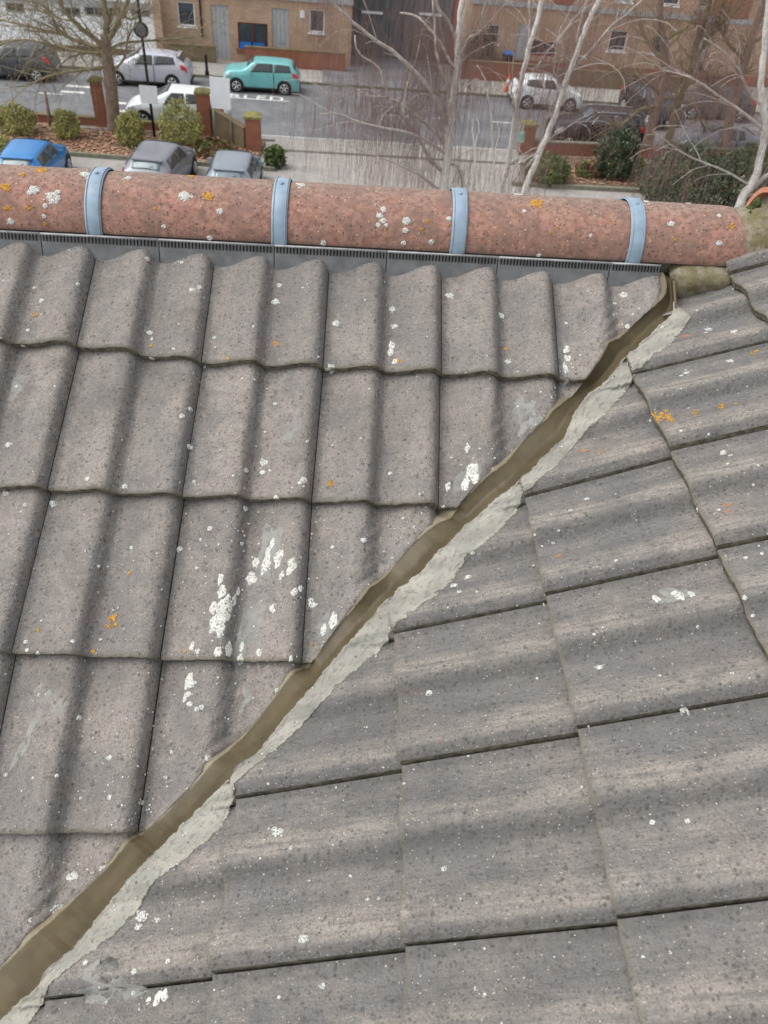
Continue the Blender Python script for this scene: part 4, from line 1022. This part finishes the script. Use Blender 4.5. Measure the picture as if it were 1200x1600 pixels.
    def across(nm, mat, t0, t1, half, off=.012, c0=7.1):
        # windscreen style patch: c from -half..half in y
        p = MB(); nn = 8; g = []
        for a in range(nn+1):
            t = lerp(t0, t1, a/nn); tr = srf(t, 6.6, 0)
            for b in range(nn+1):
                y = lerp(-1, 1, b/nn)*tr[1]*half; q = srf(t, 9, 0); z = lerp(q[2], srf(t, 7, 0)[2], min(1, abs(y)/max(.05, srf(t, 7, 0)[1])))
                g.append(V(((t-.5)*L, y, z)))
        for a in range(nn):
            for b in range(nn): p.f.append((a*(nn+1)+b, a*(nn+1)+b+1, (a+1)*(nn+1)+b+1, (a+1)*(nn+1)+b)); p.mi.append(0)
        sgn = -1 if t0 < .5 else 1
        d = (g[-1]-g[0]); d.y = 0; N = V((-d.z, 0, d.x)).normalized(); N = N if N.z > 0 else -N
        p.v = [tuple(q+N*(off+.012)) for q in g]; return solid(p.build(nm, mat, root, True), .012)
    cab = {'hatch': (.285, .43, .86, .945), 'mini': (.32, .395, .90, .95), 'suv': (.32, .41, .93, .965), 'saloon': (.33, .44, .70, .81)}[kind]
    across('windscreen', M_GLASS, cab[0]-.005, cab[1]+.005, .93)
    across('rear_window', rearglass or M_GLASS, cab[2]+.01, cab[3]-.008, .86)
    for sd in (-1, 1):
        b0, b1 = 4.08, 5.93
        mid = .60 if kind != 'mini' else .66
        patch('side_window', M_GLASS, [(cab[1]-.045, b0), (mid-.01, b0), (mid-.01, b1), (cab[1]+.035, b1)], sd)
        patch('side_window', M_GLASS, [(mid+.012, b0), (cab[2]-.015 if kind == 'saloon' else cab[2]-.01, b0+.15), (cab[2]-.035, b1), (mid+.012, b1)], sd)
        patch('sill_trim', M_BLACK, [(.22, .3), (.74, .3), (.74, 1.15), (.22, 1.15)], sd, .006)
        patch('headlight', M_HEAD, [(.015, 3.1), (.10, 3.4), (.09, 4.2), (.02, 3.9)], sd, .012)
        patch('tail_light', M_TAIL, [(.915, 3.3), (.985, 3.1), (.975, 4.1), (.90, 4.3)], sd, .014)
        patch('door_seam', M_BLACK, [(mid-.001, .9), (mid+.004, .9), (mid+.004, 4.1), (mid-.001, 4.1)], sd, .002)
        mr = MB(); mr.box((lerp(-L/2, L/2, cab[1]-.035), sd*(W/2+.09), Hh*.70), (.12, .2, .14), taper=.75); mr.build('mirror', paintm, root)
        r = .31 if kind != 'suv' else .35
        for tx in (.175, .80):
            x = (tx-.5)*L
            ar = MB(); ar.disc((x, sd*(W/2-.03), r+.02), (0, 1, 0), r+.055, 28, th=.09); ar.build('wheel_arch', M_BLACK, root)
            w = MB(); w.tube([(x, sd*(W/2-.10), r), (x, sd*(W/2-.02), r), (x, sd*(W/2+.022), r)], [r, r, r*.94], 28)
            wo = w.build('wheel', M_TYRE, root)
            h = MB(); h.disc((x, sd*(W/2+.018), r), (0, 1, 0), r*.20, 14, th=.03)
            for s in range(5):
                a = s*2*math.pi/5+.3; d = V((math.cos(a), 0, math.sin(a))); pnt = V((x, sd*(W/2+.024), r))
                h.tube([pnt+d*r*.1, pnt+d*r*.64], [r*.13, r*.10], 6)
            for s in range(24):
                a0, a1 = s*math.pi/12, (s+1)*math.pi/12; h.tube([V((x+math.cos(a0)*r*.66, sd*(W/2+.024), r+math.sin(a0)*r*.66)), V((x+math.cos(a1)*r*.66, sd*(W/2+.024), r+math.sin(a1)*r*.66))], r*.05, 5)
            h.build('rim', M_RIM, wo, True)
    lbox('bumper', M_BLACK, root, L/2-.10, L/2+.03, -W*.36, W*.36, cg+.08, cg+.22)
    lbox('number_plate', M_PLATE, root, L/2+.031, L/2+.045, -.26, .26, .50, .61)
    lbox('number_plate', M_PLATE, root, -L/2-.045, -L/2-.0, -.26, .26, .36, .47)
    lbox('grille', M_BLACK, root, -L/2-.03, -L/2+.1, -W*.28, W*.28, .24, .34)
    if kind == 'suv' or kind == 'mini' or kind == 'hatch':
        if kind == 'suv':
            for sd in (-1, 1):
                t = MB(); t.tube([((lerp(-L/2, L/2, q)), sd*W*.355, Hh*(1.005 if .45 < q < .85 else .985)) for q in (.42, .47, .6, .75, .85, .89)], .022, 6); t.build('roof_rail', M_STEEL, root, True)
    sp = MB(); x = lerp(-L/2, L/2, cab[2]+.012)
    if kind in ('hatch', 'suv'): sp.box((x+.02, 0, Hh*.955), (.16, W*.62, .035)); sp.build('spoiler', paintm, root)
    wp = MB(); wx0 = lerp(-L/2, L/2, cab[3]); wp.tube([(wx0-.02, 0, Hh*.80), (wx0-.10, .28, Hh*.86)], .012, 5); wp.build('wiper', M_BLACK, root)
    return root
def put(root, P, heading):      # heading: direction the nose points (world angle)
    root.location = P; root.rotation_euler.z = heading+math.pi
LEFT = math.pi+SA
def park(px0, px1, py, L, vlane=None):   # centre from left/right wheel-line pixels
    a, b = G(px0, py), G(px1, py); c = (a+b)/2; u = (c-SO).dot(SU); v = (c-SO).dot(SV)
    return S(u, v)
cs = []
def C_(kind, name, col_, L, W, Hh, P, hd, label, **k):
    r = car(name, 0, 0, L, W, Hh, kind, col_, label, 0, **k); put(r, P, hd); r['group'] = 'parked cars'; cs.append(r); return r
P_MINT = paint('mint', (.17, .47, .47)); P_SILV = paint('silver', (.48, .50, .55)); P_WHT = paint('white', (.86, .90, .91)); P_BLUE = paint('blue', (.035, .20, .48))
P_BLK = paint('black', (.022, .025, .03)); P_DKG = paint('dark_grey', (.07, .075, .085)); P_GREY = paint('grey', (.21, .22, .245)); P_SBG = paint('silver_blue', (.22, .25, .29))
C_('mini', 'parked_car', P_MINT, 3.85, 1.73, 1.42, S(*[((G(409, 146)-SO).dot(SU)), 7.55]), LEFT, 'mint green small hatchback parked across the road before the brick terrace')
C_('hatch', 'parked_car', P_SILV, 4.3, 1.82, 1.47, S((G(230, 136)-SO).dot(SU), 7.4), LEFT, 'silver hatchback parked across the road before the white building')
C_('hatch', 'parked_car', P_DKG, 4.0, 1.75, 1.5, S((G(18, 129)-SO).dot(SU), 7.0), LEFT, 'dark grey hatchback with a red tail light at the far left of the street')
C_('hatch', 'parked_car', P_WHT, 4.4, 1.82, 1.45, S((G(279, 196)-SO).dot(SU), 1.35), LEFT, 'white hatchback in the near lane, partly behind the yellow green bush')
C_('hatch', 'parked_car', P_WHT, 3.75, 1.70, 1.46, S((G(846, 162)-SO).dot(SU), 7.9), SA, 'small white car with its nose to the right, seen between the birch stems')
C_('suv', 'parked_car', P_BLK, 4.5, 1.85, 1.68, S((G(922, 226)-SO).dot(SU), 1.5), LEFT, 'black tall car with silver roof rails in the near lane behind the low wall')
C_('saloon', 'parked_car', P_GREY, 4.7, 1.84, 1.42, S((G(1103, 232)-SO).dot(SU), 1.3), LEFT, 'grey saloon in the near lane behind the two mossy tree trunks')
C_('hatch', 'parked_car', P_BLK, 4.3, 1.82, 1.5, S((G(1000, 172)-SO).dot(SU), 6.9), -math.pi/2+.25, 'black car seen from its end with a pale number plate, beyond the black tall car')
C_('hatch', 'parked_car', P_DKG, 4.3, 1.8, 1.5, S((G(1095, 172)-SO).dot(SU), 8.0), LEFT, 'dark grey car across the road, mostly hidden by the reddish trunk')
P = G(52, 290); C_('hatch', 'parked_car', P_BLUE, 4.0, 1.75, 1.5, V((P.x+.1, P.y+.2, GZ)), math.pi/2+.05, 'bright blue hatchback nose-in beside the leaf covered bed', rearglass=M_RGLASS)
P = G(262, 293); C_('hatch', 'parked_car', P_GREY, 4.2, 1.8, 1.52, V((P.x-.2, P.y+.2, GZ)), math.pi/2-.06, 'grey hatchback with dark side windows, between the blue car and the paler grey car', rearglass=M_RGLASS)
P = G(372, 305); C_('hatch', 'parked_car', P_SBG, 4.1, 1.76, 1.5, V((P.x-.1, P.y+.1, GZ)), math.pi/2+.02, 'paler grey hatchback parked below the lower brick pier', rearglass=M_RGLASS)

# ------------------------------------------------------------------ vegetation
def smoothpts(p, n=4):
    out = []
    for i in range(len(p)-1):
        a, b, c, d = p[max(i-1, 0)], p[i], p[i+1], p[min(i+2, len(p)-1)]
        for k in range(n):
            t = k/n; out.append(.5*((2*b)+(c-a)*t+(2*a-5*b+4*c-d)*t*t+(3*b-a-3*c+d)*t*t*t))
    out.append(p[-1]); return out
def limb(pxs, Y, r0, r1, dy=0, wob=.02):
    """trace in the tree's own upright plane, drifting in depth by dy"""
    n = len(pxs); P = [AY(x, y, Y+dy*(k/(n-1))**1.0, 0) for k, (x, y) in enumerate(pxs)]
    P = smoothpts(P, 4); m_ = len(P)-1
    P = [p+V((R_.uniform(-1, 1), R_.uniform(-1, 1), 0))*wob*(1 if 0 < k < m_ else 0) for k, p in enumerate(P)]
    return P, [lerp(r0, r1, (k/m_)**.8) for k in range(m_+1)]
def bush(name, c, dims, mats, nl, ls, label, cat='bush', seed=0, squash=1.0, core=None, uprt=0):
    e = empty(name, (c[0], c[1], c[2]-dims[2]), label, cat); rr = random.Random(seed+5); H0 = dims[2]
    bs = [MB() for _ in mats]
    for k in range(nl):
        while True:
            d = V((rr.gauss(0, 1), rr.gauss(0, 1), rr.gauss(0, 1))).normalized()
            if d.z > -.75: break
        rad = (.55+.45*rr.random()**.35)*(1+.30*mn.noise(d*1.8+V((seed, 0, 0)))+.22*mn.noise(d*5+V((seed, 1, 0)))+.10*abs(rr.gauss(0, 1)))
        p = V((d.x*dims[0]*rad, d.y*dims[1]*rad, H0+d.z*dims[2]*rad))
        u = V((rr.gauss(0, 1), rr.gauss(0, 1), rr.gauss(0, 1)+uprt)).normalized(); w = u.cross(V((rr.gauss(0, 1), rr.gauss(0, 1), rr.gauss(0, 1)))).normalized()
        s = ls*rr.uniform(.6, 1.4); mi = int(rr.random()**1.0*len(mats)) if not uprt else rr.randrange(len(mats))
        cl = mn.noise(p*2.2+V((seed, 0, 5)))
        if len(mats) > 1 and rr.random() < .6: mi = 0 if cl < 0 else 1
        bs[mi].add([p-u*s, p+w*s*.45, p+u*s, p-w*s*.45], [(0, 1, 2, 3)])
    for b, mt in zip(bs, mats): o = b.build('foliage', mt, e); o['kind'] = 'stuff'
    st_ = MB()
    for k in range(9):
        d = V((rr.gauss(0, .5), rr.gauss(0, .5), 1)); st_.tube([(0, 0, 0), (d.x*dims[0]*.3, d.y*dims[1]*.3, H0*.7), (d.x*dims[0]*.8, d.y*dims[1]*.8, H0*1.5)], [.03, .02, .008], 5)
    st_.build('stems', core or M_BARK, e); return e
GY = [simple('leaf_yellow_green', (.36, .35, .12), .7, var=.25, scale=8), simple('leaf_olive', (.25, .25, .095), .7, var=.25, scale=8)]
GD = [simple('leaf_dark_green', (.030, .055, .025), .5, .4, var=.3, scale=8), simple('leaf_mid_green', (.06, .095, .04), .5, .4, var=.3, scale=8)]
GM = [simple('leaf_moss_green', (.05, .075, .02), .6, var=.3, scale=8), simple('leaf_fresh_green', (.10, .15, .035), .6, var=.3, scale=8)]
GP = simple('leaf_pale_seed', (.42, .40, .30), .8, var=.2, scale=8)
GR = [simple('leaf_red_brown', (.16, .07, .04), .7, var=.3, scale=8), GM[1]]
def bpx(name, px, py, rpx, rpz, mats, nl, ls, label, gy=None, seed=0, **k):
    P = G(px, py+rpz*.9); s = FPX/((P-CAM).dot(FW)); a, h = rpx/s, rpz/s/.95
    return bush(name, (P.x, P.y, GZ+h*.95), (a, a*.9, h), mats, nl, ls, label, seed=seed, **k)
bpx('rounded_bush', 30, 193, 26, 21, GY, 3000, .055, 'yellow green rounded bush at the left edge of the leafy bed', seed=1, uprt=1)
bpx('rounded_bush', 108, 201, 18, 21, GY, 2400, .055, 'smallest yellow green bush, beside the dark stake', seed=2, uprt=1)
bpx('rounded_bush', 206, 208, 20, 24, GY, 2800, .055, 'yellow green bush between the tree and the black sign post', seed=3, uprt=1)
bpx('rounded_bush', 285, 205, 28, 32, GY, 3600, .055, 'taller thin yellow green bush in front of the white hatchback', seed=4, uprt=1)
bpx('low_shrub', 4, 225, 12, 10, GY, 500, .08, 'low green shrub behind the blue car', seed=5)
bpx('low_shrub', 430, 248, 16, 15, GM, 900, .08, 'small dark green shrub at the corner of the driveway', seed=6)
bpx('clipped_shrub', 955, 250, 29, 33, GD, 4200, .075, 'dark green clipped round shrub beside the low red wall', seed=7)
bpx('evergreen_hedge', 1055, 287, 55, 44, GD, 6500, .08, 'broad dark green hedge left of the leaning birch', seed=8)
hd = bpx('evergreen_hedge', 1135, 292, 52, 38, GD, 5600, .08, 'dark green hedge dotted with pale seed heads, right of the broad hedge', seed=9)
for px, py, rx_, rz_, sd in ((1060, 300, 44, 28, 11), (1120, 300, 50, 30, 12)):
    P = G(px, py+rz_*.9); s = FPX/((P-CAM).dot(FW)); a, h = rx_/s, rz_/s; mb = MB(); rr = random.Random(sd)
    for k in range(600):
        d = V((rr.gauss(0, 1), -abs(rr.gauss(0, 1)), rr.gauss(0, 1))).normalized(); p = V((P.x+d.x*a*1.25, P.y-.1+d.y*a*1.2, GZ+h+d.z*h*1.2))
        if mn.noise(p*1.2) < -.05: continue
        for q in range(2):
            c = p+V((rr.gauss(0, .05), rr.gauss(0, .05), rr.gauss(0, .05))); u = V((rr.gauss(0, 1), rr.gauss(0, 1), rr.gauss(0, 1))).normalized()*.05; w = u.cross(V((1, 2, 3))).normalized()*.03; mb.add([c-u, c-w, c+u, c+w], [(0, 1, 2, 3)])
    o = mb.build('seed_heads', GP, hd); o.matrix_parent_inverse = Matrix.Translation(-hd.location); o['kind'] = 'stuff'
bpx('low_shrub', 850, 268, 32, 20, GM, 1800, .08, 'mossy green ground shrub under the third birch', seed=13)
bpx('low_shrub', 915, 268, 18, 11, GR, 700, .08, 'low red brown shrub left of the clipped round shrub', seed=14)
bpx('low_shrub', 990, 262, 15, 12, [GY[1], GM[1]], 600, .08, 'small yellowish shrub between the clipped round shrub and the hedge', seed=15)
bpx('low_shrub', 1175, 250, 26, 18, GM, 1300, .08, 'green shrub behind the leaning birch at the right edge', seed=16)
bpx('dark_bush', 747, 82, 22, 24, GD+[GM[0]], 1500, .13, 'dark bush before the far terrace window, left of the blue bin', seed=17)
bpx('low_shrub', 330, 233, 34, 9, GR, 900, .08, 'scrubby red brown growth at the foot of the sign boards', seed=18)

def tree(name, base, label, limbs, barks, twigs, twigmat, nw, wlen, droop, seed, cat='tree', trad=.0045, twist=0, extra=0, exr=.03, exl=(.6, 1.8)):
    """limbs: list of (points, radii); first is the trunk"""
    e = empty(name, base, label, cat); rr = random.Random(seed); B = V(base); inv = Matrix.Translation(-B)
    def mk(mb, nm, mt, kind=None):
        o = mb.build(nm, mt, e, True); o.matrix_parent_inverse = inv
        if kind: o['kind'] = kind
        return o
    t = MB(); t.tube(limbs[0][0], limbs[0][1], 10); mk(t, 'trunk', barks[0])
    allp = []
    for P, R in limbs[1:]:
        b = MB(); b.tube(P, R, 7); mk(b, 'branch', barks[1] if len(barks) > 1 else barks[0]); allp += [(p, r, (P[min(k+1, len(P)-1)]-P[max(0, k-1)])) for k, (p, r) in enumerate(zip(P, R)) if k > 1]
    allp += [(p, r, V((rr.uniform(-1, 1), rr.uniform(-1, 1), .8))) for p, r in list(zip(*limbs[0]))[int(len(limbs[0][0])*.35):]]
    fine = MB(); ends = []
    for k in range(extra):       # secondary branches
        p, r, d = rr.choice(allp); d = d.normalized()+V((rr.gauss(0, .5), rr.gauss(0, .5), rr.gauss(.1, .35))); d.normalize(); L = rr.uniform(*exl)
        q = [p]; rad0 = min(exr, r*.6)
        for s in range(6): d = (d+V((rr.gauss(0, .13), rr.gauss(0, .13), rr.gauss(0, .10)-droop*.05*s))).normalized(); q.append(q[-1]+d*L/6)
        fine.tube(q, [lerp(rad0, .006, s/6) for s in range(7)], 5, cap=False); ends += q[2:]
    if extra: mk(fine, 'side_branches', barks[-1], 'stuff')
    tw = MB(); pool = ends+[a[0] for a in allp]
    for k in range(nw):
        p = rr.choice(pool)+V((rr.gauss(0, .25), rr.gauss(0, .35), rr.gauss(0, .2))); L = wlen*rr.uniform(.3, 1.3)
        d = V((rr.gauss(0, 1-.6*droop), rr.gauss(0, 1-.6*droop), rr.gauss(0, 1-.4*droop)-droop*1.2)).normalized(); q = [p]
        for s in range(5): d = (d+V((rr.gauss(0, .12), rr.gauss(0, .12), rr.gauss(0, .08)-droop*.5))).normalized(); q.append(q[-1]+d*L/5)
        tw.tube(q, [trad, trad, trad*.9, trad*.8, trad*.6, trad*.4], 3, cap=False)
    if nw: mk(tw, 'twigs', twigmat, 'stuff')
    return e
def foot(P, R, r):       # continue a traced trunk down to the ground
    b = V((P[0].x+(P[0].x-P[2].x)*.2, P[0].y, GZ-.05)); return [b, V((b.x, b.y, GZ+.4)).lerp(P[0], .03)]+P, [r*1.5, r*1.2]+R
# birches
Y1 = 21.0
T = limb([(690,325),(694,290),(700,240),(702,200),(708,150),(714,110),(716,70),(722,0),(728,-70),(735,-150)], Y1, .135, .065); T = foot(*T, .16)
Ls = [T]+[limb(a, Y1, r0, r1, dy) for a, r0, r1, dy in [
 ([(703,200),(690,170),(672,140),(655,120),(620,85),(590,65),(560,42),(530,15),(508,-12),(490,-40)], .065, .03, -1.5),
 ([(700,238),(685,212),(655,185),(625,162),(600,152),(575,150),(558,140)], .055, .02, 1.2),
 ([(700,244),(670,222),(640,208),(600,200),(560,190),(530,178),(500,178)], .05, .015, -.8),
 ([(697,300),(690,268),(672,250),(655,215),(635,190),(612,160),(600,130),(590,105),(560,82),(555,55)], .075, .018, .9),
 ([(690,300),(665,280),(640,265),(600,248),(570,238),(545,227)], .04, .012, -1.6),
 ([(712,108),(700,90),(690,70),(672,45),(650,25),(625,20)], .05, .022, 1.2),
 ([(704,152),(698,125),(688,105),(682,80),(680,60),(678,30),(675,-20)], .05, .03, .6),
 ([(716,95),(725,75),(735,58),(750,50),(755,20),(765,-20)], .04, .02, -.7),
 ([(712,105),(730,88),(750,76),(772,66)], .028, .012, .5),
 ([(713,62),(700,34),(685,12),(676,-20)], .045, .03, -.6),
 ([(633,178),(630,165),(634,145),(637,128)], .045, .03, .3),
 ([(592,196),(600,180),(615,165)], .022, .015, .3),
 ([(695,262),(712,258),(722,285),(728,330)], .03, .02, .6)]]
tree('birch_tree', (T[0][0].x, Y1, GZ), 'thickest white birch with many arching limbs, left of the other birches', Ls, [M_BIRCH, M_BIRCHD], 0, M_TWIG, 3200, 1.9, 1.0, 31, extra=50, exr=.010, exl=(.7, 2.0), trad=.0028)
Y2 = 22.5
T = limb([(776,335),(785,290),(792,262),(799,225),(805,180),(814,130),(823,90),(836,43),(848,-5),(865,-80),(880,-150)], Y2, .10, .05); T = foot(*T, .12)
Ls = [T]+[limb(a, Y2, r0, r1, dy) for a, r0, r1, dy in [
 ([(822,105),(835,108),(850,88),(868,66),(892,35),(918,0),(930,-30)], .03, .02, .8), ([(800,255),(820,240),(845,226),(890,197),(915,180)], .03, .012, -1), ([(800,285),(815,268),(832,250),(845,222),(850,195)], .03, .012, 1),
 ([(826,80),(828,50),(827,20),(826,-20)], .03, .02, .5), ([(805,180),(800,140),(802,100),(800,60)], .022, .01, -.9)]]
tree('birch_tree', (T[0][0].x, Y2, GZ), 'slender white birch rising left of the small green sign', Ls, [M_BIRCH, M_BIRCHD], 0, M_TWIG, 1000, 1.8, 1.0, 32, extra=35, exr=.009, exl=(.7, 2.0), trad=.0028)
Y3 = 20.0
T = limb([(805,340),(818,302),(843,240),(863,193),(880,143),(900,85),(917,40),(938,-5),(960,-60),(980,-120)], Y3, .088, .048); T = foot(*T, .10)
Ls = [T]+[limb(a, Y3, r0, r1, dy) for a, r0, r1, dy in [
 ([(895,108),(923,78),(953,43),(985,18),(1010,-10)], .035, .015, .9), ([(905,75),(901,60),(903,52)], .03, .02, .1), ([(852,215),(845,235),(820,250),(800,262)], .02, .01, -.8),
 ([(870,170),(850,150),(835,160),(820,185)], .016, .008, .7), ([(880,140),(868,120),(866,90),(872,60)], .02, .01, -.9)]]
tree('birch_tree', (T[0][0].x, Y3, GZ), 'birch leaning to the right across the small white car', Ls, [M_BIRCH, M_BIRCHD], 0, M_TWIG, 1000, 1.8, 1.0, 33, extra=35, exr=.009, exl=(.7, 2.0), trad=.0028)
Y4 = 19.0
T = limb([(1150,335),(1162,306),(1178,280),(1188,247),(1197,200),(1192,165),(1189,117),(1196,60),(1200,0),(1206,-80)], Y4, .12, .05); T = foot(*T, .12)
Ls = [T]+[limb(a, Y4, r0, r1, dy) for a, r0, r1, dy in [
 ([(1195,205),(1167,180),(1133,157),(1090,127),(1060,115),(1030,108)], .045, .015, .8), ([(1172,290),(1133,267),(1083,247),(1050,227),(1020,205)], .03, .01, -.8), ([(1165,302),(1185,285),(1215,255),(1240,200)], .08, .05, .5),
 ([(1192,165),(1170,145),(1155,110),(1130,80),(1100,60)], .03, .012, -.9), ([(1168,305),(1190,302),(1212,298)], .022, .018, -.3)]]
tree('birch_tree', (T[0][0].x, Y4, GZ), 'forked birch at the right edge above the ridge end', Ls, [M_BIRCH, M_BIRCHD], 0, M_TWIG, 1400, 1.6, 1.0, 34, extra=35, exr=.009, exl=(.7, 2.0), trad=.0028)
for k, (pts, lb) in enumerate((([(750,338),(747,297),(740,233),(738,187)], 'short pale sapling just right of the thickest birch'), ([(775,338),(773,290),(771,240),(768,193),(762,150),(757,122),(745,102)], 'taller thin pale sapling with a bent top between two birches'))):
    T = limb(pts, 20.5+k*.6, .04, .018); T = foot(*T, .04); tree('birch_sapling', (T[0][0].x, 20.5+k*.6, GZ), lb, [T, limb([pts[2], (pts[2][0]+8, pts[2][1]-28), (pts[2][0]+6, pts[2][1]-50)], 20.5+k*.6, .015, .008, .2)], [M_BIRCH], 0, M_TWIG, 60, .8, 1.0, 50+k, trad=.003)
# left tree
YL = G(178, 208).y
T = limb([(179,208),(176,170),(173,130),(169,100),(166,75),(165,55)], YL, .30, .20, 0, .0)
Ls = [T]+[limb(a, YL, r0, r1, dy) for a, r0, r1, dy in [
 ([(165,78),(150,62),(130,47),(112,30),(95,5),(85,-25)], .12, .05, -1), ([(164,84),(140,70),(115,62),(90,45),(78,20),(60,2),(50,-20)], .10, .04, 1.2), ([(165,60),(167,35),(163,10),(158,-20),(150,-60)], .15, .07, .3), ([(166,66),(180,45),(190,20),(200,0),(212,-40)], .12, .06, -.6),
 ([(170,80),(190,68),(225,64),(262,62),(305,57)], .07, .025, .9), ([(163,106),(140,108),(110,112),(80,118),(55,128),(40,135)], .08, .03, -1.6), ([(163,74),(130,68),(100,55),(60,45),(20,35),(-5,30)], .07, .03, .8), ([(163,84),(120,80),(80,70),(40,62),(10,66),(-15,75)], .06, .025, -1.2),
 ([(188,22),(205,30),(220,20),(235,0)], .05, .03, .6), ([(176,110),(195,90),(200,60),(215,35)], .05, .03, -.9), ([(165,92),(148,84),(128,84),(108,90),(92,104)], .05, .02, 1.5), ([(110,32),(90,28),(60,15),(35,-5)], .05, .025, .7)]]
tree('street_tree', (T[0][0].x, YL, GZ), 'bare spreading tree with olive limbs in the left bed', Ls, [M_BARKR, M_BARK], 0, simple('olive_twig', (.24, .20, .13), .9), 1500, 1.2, .15, 41, extra=150, exr=.035, exl=(.8, 2.4), trad=.008)
# right street trees behind the low wall
for k, (pts, r0, r1, lb, tips, mb_) in enumerate([
 ([(1008,244),(1014,215),(1022,180),(1032,150),(1040,110),(1036,70),(1031,30),(1030,-30)], .27, .12, 'left one of the paired mossy trunks behind the low red wall', [[(1036,75),(1050,55),(1075,40),(1090,10)], [(1034,150),(1010,125),(985,118),(955,108)], [(1038,100),(1015,70),(1000,40),(990,0)], [(1028,165),(1000,172),(980,188),(960,196)]], M_BARKR),
 ([(1040,242),(1046,215),(1052,185),(1060,160),(1072,130),(1083,100),(1090,60),(1105,20),(1115,-30)], .20, .10, 'right one of the paired mossy trunks behind the low red wall', [[(1060,160),(1085,165),(1100,200),(1115,215)], [(1083,100),(1100,70),(1120,40),(1150,20)], [(1070,135),(1100,120),(1130,118),(1155,110)]], M_BMOSS),
 ([(1128,246),(1134,215),(1145,170),(1158,120),(1172,70),(1190,10),(1205,-40)], .27, .13, 'wide reddish trunk leaning right across the grey saloon', [[(1145,170),(1120,150),(1105,120),(1090,100)], [(1165,95),(1140,70),(1125,40),(1130,0)], [(1172,70),(1200,50),(1230,20)]], M_BARKR)]):
    Yk = 36.0+.2*k; T = limb(pts, Yk, r0, r1); T = foot(*T, r0*.8)
    tree('street_tree', (T[0][0].x, Yk, GZ), lb, [T]+[limb(q, Yk, .09, .035, (-1)**i*.9) for i, q in enumerate(tips)], [mb_, M_BMOSS], 0, M_TWIG, 700, 1.3, .2, 60+k, extra=90, exr=.03, exl=(.8, 2.2), trad=.007)
